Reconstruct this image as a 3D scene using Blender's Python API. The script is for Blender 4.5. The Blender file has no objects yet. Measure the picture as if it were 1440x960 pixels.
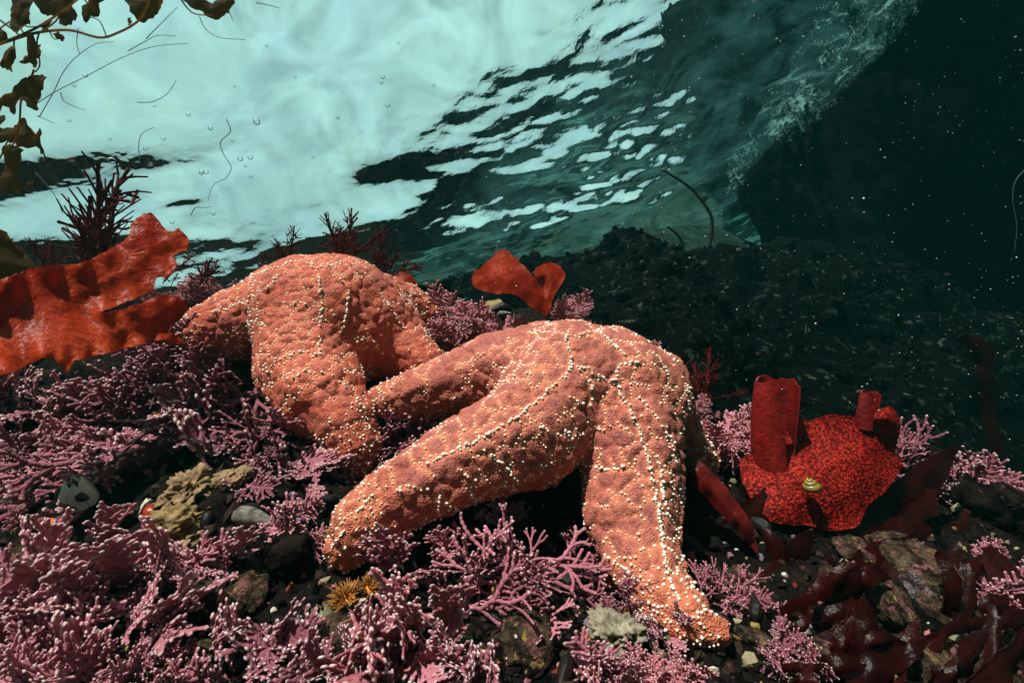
import bpy, bmesh, math, random
import numpy as np
from mathutils import Vector, Matrix, geometry
from mathutils.bvhtree import BVHTree

rng = np.random.default_rng(7)
random.seed(7)
SC = bpy.context.scene
COL = SC.collection

# ------------------------------------------------------------------ camera
PITCH, ROLL, FPX = math.radians(21), math.radians(24), 685.0
Fv = np.array([0, math.cos(PITCH), math.sin(PITCH)])
R0 = np.array([1.0, 0, 0]); U0 = np.array([0, -math.sin(PITCH), math.cos(PITCH)])
Rv = math.cos(ROLL) * R0 - math.sin(ROLL) * U0
Uv = math.sin(ROLL) * R0 + math.cos(ROLL) * U0
cam = bpy.data.cameras.new('camera'); camo = bpy.data.objects.new('camera', cam); COL.objects.link(camo)
cam.lens = FPX * 36 / 1440; cam.sensor_width = 36; cam.clip_start = 0.005; cam.clip_end = 200
M = Matrix.Identity(4)
for i in range(3):
    M[i][0] = Rv[i]; M[i][1] = Uv[i]; M[i][2] = -Fv[i]
camo.matrix_world = M
SC.camera = camo

# ------------------------------------------------------------------ world, sun, exposure
SUNC = np.array([-0.32, 0.92, -0.24])          # towards the sun, given as right / up / forward of the reef face
SUN = SUNC[0] * Rv + SUNC[1] * Uv + SUNC[2] * Fv; SUN /= np.linalg.norm(SUN)
w = bpy.data.worlds.new('World'); SC.world = w; w.use_nodes = True
nt = w.node_tree; bg = nt.nodes['Background']
sky = nt.nodes.new('ShaderNodeTexSky'); sky.sky_type = 'NISHITA'; sky.sun_disc = False
sky.sun_elevation = math.asin(SUN[2]); sky.sun_rotation = math.atan2(SUN[0], SUN[1])
sky.air_density = 1.0; sky.dust_density = 6.0; sky.ozone_density = 1.0
cld = nt.nodes.new('ShaderNodeMix'); cld.data_type = 'RGBA'; cld.inputs[7].default_value = (1.95, 2.68, 2.6, 1)   # thin bright overcast over the blue
cn = nt.nodes.new('ShaderNodeTexNoise'); cn.inputs['Scale'].default_value = 5.0; cn.inputs['Distortion'].default_value = 1.2; cn.inputs['Detail'].default_value = 8; cn.inputs['Roughness'].default_value = 0.58
cm = nt.nodes.new('ShaderNodeMapRange'); cm.inputs[1].default_value = 0.35; cm.inputs[2].default_value = 0.65; cm.inputs[3].default_value = 0.66; cm.inputs[4].default_value = 1.0
nt.links.new(cn.outputs['Fac'], cm.inputs[0]); nt.links.new(cm.outputs[0], cld.inputs[0]); nt.links.new(sky.outputs[0], cld.inputs[6])
sn = nt.nodes.new('ShaderNodeTexNoise'); sn.inputs['Scale'].default_value = 6.5; sn.inputs['Detail'].default_value = 6; sn.inputs['Distortion'].default_value = 2.2
sm = nt.nodes.new('ShaderNodeMapRange'); sm.inputs[1].default_value = 0.3; sm.inputs[2].default_value = 0.7; sm.inputs[3].default_value = 0.74; sm.inputs[4].default_value = 1.22
nt.links.new(sn.outputs['Fac'], sm.inputs[0]); sv = nt.nodes.new('ShaderNodeVectorMath'); sv.operation = 'SCALE'
nt.links.new(cld.outputs[2], sv.inputs[0]); nt.links.new(sm.outputs[0], sv.inputs[3]); nt.links.new(sv.outputs[0], bg.inputs[0]); bg.inputs[1].default_value = 0.15
sl = bpy.data.lights.new('sun', 'SUN'); so = bpy.data.objects.new('sun', sl); COL.objects.link(so)
sl.energy = 4.6; sl.angle = math.radians(0.5); sl.color = (1.0, 0.76, 0.74)
so.rotation_euler = Vector(SUN).to_track_quat('Z', 'Y').to_euler()
vs = SC.view_settings; vs.view_transform = 'Standard'; vs.look = 'None'; vs.exposure = 1.0; vs.gamma = 1.0
vs.use_curve_mapping = False
cy = SC.cycles
cy.max_bounces = 7; cy.diffuse_bounces = 2; cy.glossy_bounces = 3; cy.transmission_bounces = 4
cy.transparent_max_bounces = 12; cy.volume_bounces = 0
cy.caustics_reflective = False; cy.caustics_refractive = False
try:
    cy.use_denoising = True; cy.denoiser = 'OPENIMAGEDENOISE'
except Exception:
    pass

# ------------------------------------------------------------------ helpers
def C(px, py, d):                      # photograph pixel + distance in front of the lens -> right/up/forward metres
    return np.array([(px - 720) / FPX * d, (480 - py) / FPX * d, d])
def W(c):                              # right/up/forward -> world
    c = np.asarray(c, float)
    return c[..., 0:1] * Rv + c[..., 1:2] * Uv + c[..., 2:3] * Fv
def tag(o, label=None, cat=None, group=None, kind=None):
    if label: o['label'] = label
    if cat: o['category'] = cat
    if group: o['group'] = group
    if kind: o['kind'] = kind
    return o
def mesh_np(name, V, Fc, smooth=True):
    me = bpy.data.meshes.new(name)
    V = np.ascontiguousarray(V, dtype=np.float32)
    if isinstance(Fc, np.ndarray):
        n = Fc.shape[1]
        me.vertices.add(len(V)); me.vertices.foreach_set('co', V.ravel())
        me.loops.add(Fc.size); me.loops.foreach_set('vertex_index', Fc.astype(np.int32).ravel())
        me.polygons.add(len(Fc)); me.polygons.foreach_set('loop_start', np.arange(0, Fc.size, n, dtype=np.int32))
        me.update(calc_edges=True); me.validate()
    else:
        me.from_pydata([tuple(v) for v in V], [], Fc); me.update()
    me.polygons.foreach_set('use_smooth', np.full(len(me.polygons), smooth))
    return me
def vcol(me, name, arr):               # per-vertex float or colour
    arr = np.asarray(arr, np.float32)
    if arr.ndim == 1:
        a = me.attributes.new(name, 'FLOAT', 'POINT'); a.data.foreach_set('value', arr)
    else:
        a = me.attributes.new(name, 'FLOAT_COLOR', 'POINT')
        if arr.shape[1] == 3: arr = np.hstack([arr, np.ones((len(arr), 1), np.float32)])
        a.data.foreach_set('color', arr.ravel())
def obj(name, me, mat=None, parent=None, loc=None, mtx=None):
    o = bpy.data.objects.new(name, me); COL.objects.link(o)
    if mat is not None and me is not None and not me.materials: me.materials.append(mat)
    if parent is not None: o.parent = parent
    if mtx is not None: o.matrix_basis = mtx
    elif loc is not None: o.location = loc
    return o
def empty(name, loc):
    o = bpy.data.objects.new(name, None); COL.objects.link(o); o.location = loc; o.empty_display_size = 0.02
    return o
def hash3(i, j, k, seed):
    n = (i * 374761393 + j * 668265263 + k * 2147483647 + seed * 974711) & 0x7fffffff
    n = ((n ^ (n >> 13)) * 1274126177) & 0x7fffffff
    n = ((n ^ (n >> 15)) * 1103515245 + 12345) & 0x7fffffff
    return ((n >> 8) & 0xffff) / 65535.0
def vnoise(P, scale, seed=0):          # value noise, -1..1
    P = np.asarray(P, float) * scale
    I = np.floor(P).astype(np.int64); f = P - I; f = f * f * (3 - 2 * f)
    out = 0
    for a in (0, 1):
        for b in (0, 1):
            for c in (0, 1):
                wgt = (f[..., 0] if a else 1 - f[..., 0]) * (f[..., 1] if b else 1 - f[..., 1]) * (f[..., 2] if c else 1 - f[..., 2])
                out = out + wgt * hash3(I[..., 0] + a, I[..., 1] + b, I[..., 2] + c, seed)
    return out * 2 - 1
def fbm(P, scale, oct=4, seed=0):
    s, a, t = 0, 1.0, 0
    for o in range(oct):
        s = s + a * vnoise(P, scale * 2 ** o, seed + o); t += a; a *= 0.5
    return s / t
def spline(pts, n):                    # Catmull-Rom through control rows
    P = np.asarray(pts, float); P = np.vstack([2 * P[0] - P[1], P, 2 * P[-1] - P[-2]])
    m = len(P) - 3; out = []
    for t in np.linspace(0, m - 1e-6, n):
        i = int(t); u = t - i; a, b, c, d = P[i], P[i + 1], P[i + 2], P[i + 3]
        out.append(0.5 * (2 * b + (c - a) * u + (2 * a - 5 * b + 4 * c - d) * u * u + (3 * b - a - 3 * c + d) * u ** 3))
    return np.array(out)
def shell(name, V, F, th):              # a thin sheet with a real edge: two faces and a rim of their own
    V = np.asarray(V, float); N = np.zeros_like(V)
    for f in F:
        f = list(f); n_ = np.cross(V[f[1]] - V[f[0]], V[f[2]] - V[f[0]]); N[f] += n_
    N = unit(N); T, B = V + N * th / 2, V - N * th / 2; n = len(V); cnt = {}
    for f in F:
        for a, b in zip(f, tuple(f[1:]) + (f[0],)): cnt[(min(a, b), max(a, b))] = cnt.get((min(a, b), max(a, b)), []) + [(a, b)]
    F2 = [tuple(f) for f in F] + [tuple(i + n for i in f[::-1]) for f in F]; E = [e[0] for e in cnt.values() if len(e) == 1]; X = []
    for a, b in E:
        k = 2 * n + len(X); X += [T[a], T[b], B[b], B[a]]; F2.append((k + 1, k, k + 3, k + 2))
    return mesh_np(name, np.vstack([T, B] + ([np.array(X)] if X else [])), F2)
def unit(v):
    v = np.asarray(v, float); return v / (np.linalg.norm(v, axis=-1, keepdims=True) + 1e-12)

# ------------------------------------------------------------------ materials
class NT:
    def __init__(s, name):
        s.m = bpy.data.materials.new(name); s.m.use_nodes = True; s.t = s.m.node_tree
        s.p = s.t.nodes['Principled BSDF']; s.out = s.t.nodes['Material Output']
    def n(s, kind, **kw):
        nd = s.t.nodes.new('ShaderNode' + kind)
        for k, v in kw.items(): setattr(nd, k, v)
        return nd
    def l(s, a, b): s.t.links.new(a, b)
    def set(s, **kw):
        for k, v in kw.items():
            i = s.p.inputs[k.replace('_', ' ')]
            if hasattr(v, 'links') or hasattr(v, 'is_linked'): s.l(v, i)
            else: i.default_value = v
    def coord(s, which='Object'): return s.n('TexCoord').outputs[which]
    def noise(s, vec, scale, detail=3, rough=0.55, dist=0.0):
        nd = s.n('TexNoise'); nd.inputs['Scale'].default_value = scale; nd.inputs['Detail'].default_value = detail
        nd.inputs['Roughness'].default_value = rough; nd.inputs['Distortion'].default_value = dist; s.l(vec, nd.inputs['Vector']); return nd.outputs['Fac']
    def voro(s, vec, scale, feature='F1', out='Distance'):
        nd = s.n('TexVoronoi', feature=feature); nd.inputs['Scale'].default_value = scale; s.l(vec, nd.inputs['Vector']); return nd.outputs[out]
    def attr(s, name, out='Fac'):
        nd = s.n('Attribute', attribute_name=name); return nd.outputs[out]
    def ramp(s, fac, stops, interp='LINEAR'):
        nd = s.n('ValToRGB'); cr = nd.color_ramp; cr.interpolation = interp
        while len(cr.elements) < len(stops): cr.elements.new(0.5)
        for e, (p, c) in zip(cr.elements, stops):
            e.position = p; e.color = (c, c, c, 1) if not hasattr(c, '__len__') else (*c, 1)
        s.l(fac, nd.inputs[0]); return nd.outputs[0]
    def mix(s, fac, a, b, mode='MIX'):
        nd = s.n('Mix', data_type='RGBA', blend_type=mode)
        for v, i in ((fac, 0), (a, 6), (b, 7)):
            if hasattr(v, 'is_linked'): s.l(v, nd.inputs[i])
            elif i == 0: nd.inputs[i].default_value = v
            else: nd.inputs[i].default_value = (*v, 1)
        return nd.outputs[2]
    def math(s, op, a, b=0.0):
        nd = s.n('Math', operation=op)
        for v, i in ((a, 0), (b, 1)):
            if hasattr(v, 'is_linked'): s.l(v, nd.inputs[i])
            else: nd.inputs[i].default_value = v
        return nd.outputs[0]
    def bump(s, h, strength=0.5, dist=0.002, normal=None):
        nd = s.n('Bump'); nd.inputs['Strength'].default_value = strength; nd.inputs['Distance'].default_value = dist
        s.l(h, nd.inputs['Height'])
        if normal is not None: s.l(normal, nd.inputs['Normal'])
        return nd.outputs[0]
    def rnd(s): return s.n('ObjectInfo').outputs['Random']
    def translucent(s, color, fac):
        tr = s.n('BsdfTranslucent'); mx = s.n('MixShader'); mx.inputs[0].default_value = fac
        if hasattr(color, 'is_linked'): s.l(color, tr.inputs[0])
        else: tr.inputs[0].default_value = (*color, 1)
        s.l(s.p.outputs[0], mx.inputs[1]); s.l(tr.outputs[0], mx.inputs[2]); s.l(mx.outputs[0], s.out.inputs[0])

def mat_star(name, bulge, valley, pale, halo):
    m = NT(name); co = m.coord()
    net = m.attr('net'); tipa = m.attr('tip'); hal = m.attr('halo')
    n1 = m.noise(co, 34, 4); n2 = m.noise(co, 520, 3, 0.7); n5 = m.noise(co, 210, 3, 0.6); v = m.voro(co, 620)
    c = m.mix(m.ramp(net, [(0.0, 0.0), (0.55, 1.0)]), valley, bulge)
    c = m.mix(m.ramp(n1, [(0.42, 0.0), (0.62, 0.8)]), c, pale)
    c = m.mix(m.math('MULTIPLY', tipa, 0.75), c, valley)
    c = m.mix(m.ramp(n5, [(0.34, 0.5), (0.50, 0.0)]), c, tuple(x * 0.5 for x in pale))
    c = m.mix(m.ramp(n5, [(0.54, 0.0), (0.72, 0.35)]), c, halo)
    c = m.mix(m.ramp(n2, [(0.3, 0.6), (0.52, 0.0)]), c, tuple(x * 0.35 for x in valley))
    c = m.mix(m.math('MULTIPLY', hal, 0.75), c, halo)
    m.set(Base_Color=c, Roughness=0.5, Specular_IOR_Level=0.15, Sheen_Weight=0.12, Sheen_Roughness=0.5)
    m.p.inputs['Sheen Tint'].default_value = (1, 0.7, 0.5, 1)
    h = m.math('ADD', m.math('MULTIPLY', v, m.math('ADD', m.math('MULTIPLY', tipa, 2.0), 0.5)), m.math('ADD', m.math('MULTIPLY', n2, 0.6), m.math('MULTIPLY', n5, 1.6)))
    m.set(Normal=m.bump(h, 0.6, 0.0022))
    return m.m
def mat_bead():
    m = NT('spine_white'); m.set(Base_Color=(0.88, 0.78, 0.68, 1), Roughness=0.45, Specular_IOR_Level=0.3); return m.m
def mat_coral(name, dark, light, white=(0.72, 0.54, 0.54)):
    m = NT(name); co = m.coord(); t = m.attr('tip')
    n = m.noise(co, 2.2, 3); n2 = m.noise(co, 60, 3)
    c = m.mix(n, dark, light)
    rn = m.rnd(); c = m.mix(m.ramp(rn, [(0.0, 0.75), (0.5, 0.0)]), c, tuple(x * 0.5 for x in dark)); c = m.mix(m.ramp(rn, [(0.72, 0.0), (1.0, 0.5)]), c, tuple(min(.7, x * 1.35 + .03) for x in light))
    c = m.mix(m.ramp(n2, [(0.35, 0.35), (0.6, 0.0)]), c, tuple(x * 0.35 for x in dark))
    c = m.mix(m.math('MULTIPLY', m.ramp(t, [(0.62, 0.0), (0.95, 1.0)]), m.ramp(m.noise(co, 5, 2), [(0.35, 0.4), (0.6, 1.0)])), c, white)
    m.set(Base_Color=c, Roughness=0.4, Specular_IOR_Level=0.22, Normal=m.bump(n2, 0.4, 0.03)); return m.m
def mat_blade(name, base, dark, trans, pebble=0.0, rough=0.4, tf=0.35, pits=40.0, spec=0.3, knob=False, big=14):
    m = NT(name); co = m.coord()
    n = m.noise(co, big, 5, 0.6); n3 = m.noise(co, 160, 4, 0.6); n4 = m.noise(co, 520, 2)
    c = m.mix(m.ramp(n, [(0.36, 0.0), (0.62, 1.0)]), dark, base)
    c = m.mix(m.ramp(n3, [(0.36, 0.55), (0.54, 0.0)]), c, tuple(x * 0.4 for x in dark))
    h = m.math('ADD', n3, m.math('MULTIPLY', n4, 0.3)); nb = m.bump(h, 0.5, 0.0025)
    if pebble > 0:
        wv = m.n('VectorMath', operation='MULTIPLY_ADD'); nz = m.n('TexNoise'); nz.inputs['Scale'].default_value = pits * .6; m.l(co, nz.inputs['Vector'])
        m.l(nz.outputs['Color'], wv.inputs[0]); wv.inputs[1].default_value = (1.8 / pits,) * 3; m.l(co, wv.inputs[2])
        v = m.voro(wv.outputs[0], pits)
        pit = m.ramp(v, [(0.30, 0.0), (0.62, 1.0)]) if knob else m.ramp(v, [(0.06, 1.0), (0.30, 0.0)])
        c = m.mix(m.math('MULTIPLY', pit, pebble), c, tuple(x * 0.14 for x in dark))
        nb = m.bump(v, 0.9, (-.5 if knob else .10) / pits * (1 if knob else 1), nb)
    m.set(Base_Color=c, Roughness=rough, Specular_IOR_Level=spec, Normal=nb)
    m.translucent(m.mix(0.5, c, trans), tf); return m.m
def mat_simple(name, a, b, scale=30, rough=0.6, bump=0.4, spec=0.12, bscale=None, dist=0.002, stops=(0.35, 0.65)):
    m = NT(name); co = m.coord(); n = m.noise(co, scale, 4)
    m.set(Base_Color=m.mix(m.ramp(n, [(stops[0], 0.0), (stops[1], 1.0)]), a, b), Roughness=rough, Specular_IOR_Level=spec,
          Normal=m.bump(m.noise(co, bscale or scale * 3, 4), bump, dist)); return m.m
def mat_rock(name, base, dark, spots, scale=26, wide=0.0):
    m = NT(name); co = m.coord()
    n = m.noise(co, scale, 6, 0.65); n2 = m.noise(co, scale * 0.35, 3); n3 = m.noise(co, scale * 2.6, 4, 0.7)
    c = m.mix(m.ramp(n, [(0.4, 0.0), (0.68, 1.0)]), dark, base)
    for k, (col, lo, hi) in enumerate(spots):
        mp = m.n('Mapping'); mp.inputs['Location'].default_value = (3.1 * k + 1, 7.7 * k, 1.3 * k); m.l(co, mp.inputs[0])
        s_ = m.noise(mp.outputs[0], scale * 1.5, 4, 0.6, 0.4)
        c = m.mix(m.ramp(s_, [(lo, 0.0), (hi, 1.0)]), c, col)
    c = m.mix(m.ramp(n3, [(0.35, 0.7), (0.55, 0.0)]), c, tuple(x * 0.3 for x in dark))
    m.set(Base_Color=c, Roughness=0.75, Specular_IOR_Level=0.015, Normal=m.bump(m.math('ADD', n, n3), 0.9, 0.008)); return m.m

MAT = dict(
    star_front=mat_star('sea_star_pink', (0.42, 0.118, 0.090), (0.54, 0.115, 0.050), (0.32, 0.080, 0.078), (0.72, 0.235, 0.12)),
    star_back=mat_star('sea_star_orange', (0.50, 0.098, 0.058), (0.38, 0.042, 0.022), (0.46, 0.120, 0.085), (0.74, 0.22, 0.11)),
    bead=mat_bead(),
    coral=mat_coral('coralline_pink', (0.31, 0.082, 0.125), (0.52, 0.18, 0.225)),
    coral_dark=mat_coral('coralline_plum', (0.19, 0.046, 0.074), (0.33, 0.10, 0.135)),
    coral_bright=mat_coral('coralline_rose', (0.44, 0.115, 0.15), (0.60, 0.21, 0.24)),
    red=mat_blade('red_blade', (0.58, 0.072, 0.018), (0.36, 0.022, 0.007), (0.72, 0.04, 0.009), 0.45, 0.32, 0.45, 120.0, 0.12),
    red_towel=mat_blade('red_pebbled_blade', (0.66, 0.036, 0.020), (0.30, 0.010, 0.008), (0.7, 0.03, 0.02), 0.88, 0.45, 0.25, 290.0, 0.1, True),
    red_mid=mat_blade('red_orange_blade', (0.48, 0.055, 0.015), (0.24, 0.014, 0.006), (0.7, 0.07, 0.02), 0.6, 0.4, 0.4, 260.0, 0.1, False, 22),
    maroon=mat_blade('maroon_blade', (0.038, 0.0030, 0.0025), (0.014, 0.0012, 0.0012), (0.26, 0.008, 0.005), 0.0, 0.3, 0.45, 40.0, 0.22),
    maroon_bush=mat_blade('maroon_bush', (0.15, 0.013, 0.012), (0.07, 0.007, 0.008), (0.4, 0.02, 0.016), 0.0, 0.4, 0.3, 40.0, 0.06),
    kelp=mat_blade('olive_kelp', (0.10, 0.065, 0.010), (0.05, 0.03, 0.006), (0.85, 0.50, 0.05), 0.3, 0.6, 0.65, 120.0, 0.1),
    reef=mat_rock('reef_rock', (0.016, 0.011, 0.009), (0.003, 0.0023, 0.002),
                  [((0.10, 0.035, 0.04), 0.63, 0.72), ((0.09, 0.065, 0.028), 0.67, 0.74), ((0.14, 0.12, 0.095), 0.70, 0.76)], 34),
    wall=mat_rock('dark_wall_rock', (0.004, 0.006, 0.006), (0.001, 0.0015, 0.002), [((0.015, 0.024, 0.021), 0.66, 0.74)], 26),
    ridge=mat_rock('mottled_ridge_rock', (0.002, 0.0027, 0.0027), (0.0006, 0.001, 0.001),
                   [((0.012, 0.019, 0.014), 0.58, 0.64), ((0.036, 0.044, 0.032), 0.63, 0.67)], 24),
    mussel=mat_simple('mussel_shell', (0.004, 0.0035, 0.005), (0.018, 0.013, 0.012), 60, 0.3, 0.3, 0.18),
    pale=mat_rock('encrusted_stone', (0.12, 0.08, 0.052), (0.015, 0.010, 0.007), [((0.20, 0.075, 0.08), 0.56, 0.64), ((0.24, 0.17, 0.05), 0.60, 0.68), ((0.34, 0.30, 0.24), .66, .72)], 70),
)

# ------------------------------------------------------------------ setting: reef terrain (height along the camera-up axis, over right/forward)
CP = [(-300, 1250, .20), (300, 1250, .19), (720, 1250, .18), (1200, 1250, .20), (1800, 1250, .26),
      (-200, 960, .31), (0, 960, .30), (240, 960, .29), (480, 960, .28), (720, 960, .28), (960, 960, .30), (1200, 960, .33), (1440, 960, .37), (1700, 960, .42),
      (-200, 800, .41), (0, 800, .40), (240, 810, .38), (480, 815, .375), (720, 810, .39), (960, 800, .43), (1200, 800, .46), (1440, 800, .54), (1700, 800, .62),
      (-250, 650, .56), (0, 660, .52), (300, 670, .49), (560, 690, .49), (800, 700, .52), (1060, 680, .58), (1250, 690, .64), (1440, 690, .80), (1750, 700, 1.0),
      (-300, 530, .70), (0, 540, .63), (250, 535, .64), (450, 580, .64), (620, 590, .63), (800, 560, .63), (960, 610, .64), (1120, 620, .72), (1300, 630, .92),
      (-350, 400, .86), (-100, 410, .82), (60, 408, .80), (200, 425, .79), (330, 430, .80), (460, 440, .80), (600, 450, .77), (720, 440, .75), (800, 450, .74), (900, 510, .74), (1000, 580, .78)]
cpc = np.array([C(*p) for p in CP])
far = np.array([(-1.6, -.10, 1.25), (-.9, -.10, 1.2), (-.3, -.12, 1.15), (.1, -.14, 1.1), (.45, -.22, 1.1), (.9, -.28, 1.2), (1.5, -.35, 1.2), (2.4, -.5, 1.5),
                (-1.8, -.4, 2), (-.5, -.4, 2), (.8, -.5, 2), (2.2, -.6, 2.2), (-1.8, -.6, 3), (0, -.6, 3), (1.6, -.7, 3), (2.6, -.8, 3), (2.0, -.45, .6), (-1.5, -.1, .6), (1.2, -.42, .4), (-1.2, -.2, .3)])
cpc = np.vstack([cpc, far])
def tps(r): return np.where(r > 1e-9, r * r * np.log(r + 1e-12), 0)
A2 = cpc[:, [0, 2]]
K = tps(np.linalg.norm(A2[:, None] - A2[None], axis=2)) + np.eye(len(A2)) * 2e-4
Pm = np.hstack([np.ones((len(A2), 1)), A2])
S = np.block([[K, Pm], [Pm.T, np.zeros((3, 3))]])
sol = np.linalg.solve(S, np.concatenate([cpc[:, 1], np.zeros(3)]))
def smooth_h(x, z):
    q = np.stack([x, z], -1); out = np.zeros(x.shape)
    flat = q.reshape(-1, 2); o = np.zeros(len(flat))
    for i in range(0, len(flat), 20000):
        s_ = flat[i:i + 20000]
        o[i:i + 20000] = tps(np.linalg.norm(s_[:, None] - A2[None], axis=2)) @ sol[:len(A2)] + sol[len(A2)] + s_ @ sol[len(A2) + 1:]
    return o.reshape(x.shape)
def height(x, z):
    h = smooth_h(x, z)
    P3 = np.stack([x, z, np.zeros_like(x)], -1)
    a = np.clip((z - .15) / .3, .25, 1)
    return h + a * (0.016 * fbm(P3, 11, 3, 3) + 0.009 * np.abs(fbm(P3, 34, 3, 9)) + 0.0035 * fbm(P3, 110, 2, 5)) - 0.008
NX, NZ = 420, 300
tz = 0.10 + 2.9 * np.linspace(0, 1, NZ) ** 1.9
ux = np.linspace(-1, 1, NX)
Z = np.repeat(tz[:, None], NX, 1); X = ux[None] * (0.55 + 1.15 * Z) + 0.08 * Z
H = height(X, Z)
TV = np.stack([X, H, Z], -1).reshape(-1, 3)
ii = np.arange(NX * NZ).reshape(NZ, NX)
TF = np.stack([ii[:-1, :-1], ii[:-1, 1:], ii[1:, 1:], ii[1:, :-1]], -1).reshape(-1, 4)
reef = obj('reef_ground', mesh_np('reef_ground', W(TV), TF), MAT['reef']); tag(reef, kind='structure')
TB = BVHTree.FromPolygons([tuple(v) for v in TV], [tuple(f) for f in TF])   # in right/up/forward
def ground(px, py):                    # where the line of sight through a pixel meets the reef: point, normal
    for k in range(30):
        hit = TB.ray_cast(Vector((0, 0, 0)), Vector(C(px, py + 5 * k, 1)).normalized(), 1.0)
        if hit[0] is not None: break
    if hit[0] is None: return None
    n = np.array(hit[1]); p = np.array(hit[0])
    if n @ p > 0: n = -n
    return p, n
def near_ground(c):                    # drop a right/up/forward point onto the reef along the up axis
    hit = TB.ray_cast(Vector((c[0], 3, c[2])), Vector((0, -1, 0)), 8)
    return np.array(hit[0]) if hit[0] is not None else np.array(c)

# seabed sheet that closes the sea off
SEA = 0.95
n = 90; g = np.linspace(-1, 1, n); gx, gy = np.meshgrid(np.sign(g) * np.abs(g) ** 1.6 * 22, np.sign(g) * np.abs(g) ** 1.6 * 22)
r = np.hypot(gx, gy); P3 = np.stack([gx, gy, 0 * gx], -1)
gz = -1.25 + 0.25 * fbm(P3, .8, 3, 2) + np.clip((r - 11) / 8, 0, 1) ** 2 * 3.2
i2 = np.arange(n * n).reshape(n, n)
SF = np.stack([i2[:-1, :-1], i2[:-1, 1:], i2[1:, 1:], i2[1:, :-1]], -1).reshape(-1, 4)
MAT['sea'] = mat_simple('seabed_sand', (0.010, 0.031, 0.028), (0.022, 0.055, 0.046), 3, 0.8)
tag(obj('seabed', mesh_np('seabed', np.stack([gx, gy, gz], -1).reshape(-1, 3), SF), MAT['sea']), kind='structure')

# water surface, seen from below
def ripple(x, y):                       # how wind-ruffled the surface is: calm at the left, ruffled towards the wall
    a = 0.36
    xr, yr = x * math.cos(a) + y * math.sin(a), -x * math.sin(a) + y * math.cos(a)
    return np.clip((xr * .55 + yr * .55 - .30) / .6, 0.02, 1.55) * (.75 + .55 * vnoise(np.stack([xr, yr, 0 * x], -1), 3.1, 77))
def wave(x, y):
    a = 0.36
    xr, yr = x * math.cos(a) + y * math.sin(a), -x * math.sin(a) + y * math.cos(a)
    Q = np.stack([xr * 0.62, yr * 1.25, 0 * x], -1)
    h = 0.014 * vnoise(Q, 2.6, WS) + 0.0105 * vnoise(Q + 5, 6.2, WS + 1)
    rip = ripple(x, y)
    h += rip * (0.0062 * vnoise(Q, 15, 13) + 0.0030 * vnoise(Q, 33, 14) + 0.0013 * vnoise(Q, 70, 15))
    return h
WS = 51
NW = 620
gu = np.linspace(-1, 1, NW); gw = np.sign(gu) * (0.12 * np.abs(gu) + 0.88 * np.abs(gu) ** 4.5) * 21
wx, wy = np.meshgrid(gw * 1.0 + 0.2, gw + 1.4)
fade = np.clip(1.5 - np.hypot(wx, wy - 1.4) / 8, 0.0, 1)
wz = SEA + wave(wx, wy) * fade
i3 = np.arange(NW * NW).reshape(NW, NW)
WF = np.stack([i3[:-1, :-1], i3[:-1, 1:], i3[1:, 1:], i3[1:, :-1]], -1).reshape(-1, 4)
m = NT('water_surface'); co = m.coord()
b1 = m.noise(co, 9, 3, 0.5, 0.3); b2 = m.noise(co, 42, 3, 0.55, 0.6)
bmp = m.bump(m.math('MULTIPLY', b2, m.attr('ripple')), 0.12, 0.012, m.bump(b1, 0.12, 0.02))
fr = m.n('Fresnel'); fr.inputs['IOR'].default_value = 1.333; m.l(bmp, fr.inputs['Normal'])
tr = m.n('BsdfTransparent'); tr.inputs[0].default_value = (0.76, 1.0, 0.91, 1)
gl = m.n('BsdfGlossy'); gl.inputs['Color'].default_value = (0.9, 1, 0.98, 1); gl.inputs['Roughness'].default_value = 0.03; m.l(bmp, gl.inputs['Normal'])
mx = m.n('MixShader'); m.l(fr.outputs[0], mx.inputs[0]); m.l(tr.outputs[0], mx.inputs[1]); m.l(gl.outputs[0], mx.inputs[2])
teal_glow = m.math('MULTIPLY', m.math('MULTIPLY', m.ramp(m.attr('ripple'), [(0.35, 0.0), (0.95, 1.0)]), m.ramp(m.noise(co, 5, 5, 0.65, 1.5), [(0.38, 0.10), (0.72, 1.0)])), 0.062)   # teal glow mixed in to brighten ruffled water, standing for a bubble film
td = m.n('BsdfTranslucent'); td.inputs[0].default_value = (0.16, 0.62, 0.56, 1); mx2 = m.n('MixShader'); m.l(teal_glow, mx2.inputs[0]); m.l(mx.outputs[0], mx2.inputs[1]); m.l(td.outputs[0], mx2.inputs[2]); m.l(mx2.outputs[0], m.out.inputs[0])
MAT['water'] = m.m
wme = mesh_np('water_surface', np.stack([wx, wy, wz], -1).reshape(-1, 3), WF); vcol(wme, 'ripple', np.clip(ripple(wx, wy), 0, 1).ravel())
tag(obj('water_surface', wme, MAT['water']), kind='structure')

# ------------------------------------------------------------------ rocks behind
def loft(name, rows, mat, label, cat, amp=0.04, sc=5, seed=1):     # rows: list of polylines in right/up/forward
    A = np.array(rows); k, n, _ = A.shape
    nr = unit(np.cross(np.gradient(A, axis=0), np.gradient(A, axis=1)))
    A = A + nr * (amp * fbm(A, sc, 5, seed) + amp * .35 * np.abs(fbm(A, sc * 4, 3, seed + 7)))[..., None]
    id_ = np.arange(k * n).reshape(k, n)
    F = np.stack([id_[:-1, :-1], id_[:-1, 1:], id_[1:, 1:], id_[1:, :-1]], -1).reshape(-1, 4)
    Wd = W(A.reshape(-1, 3)); base = Wd[np.argmin(Wd[:, 2])].copy()
    o = obj(name, mesh_np(name, Wd - base, F), mat, loc=base); return tag(o, label, cat)
ZC = np.array([-math.sin(ROLL) * math.cos(PITCH), math.cos(ROLL) * math.cos(PITCH), math.sin(PITCH)])   # world up in right/up/forward
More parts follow.
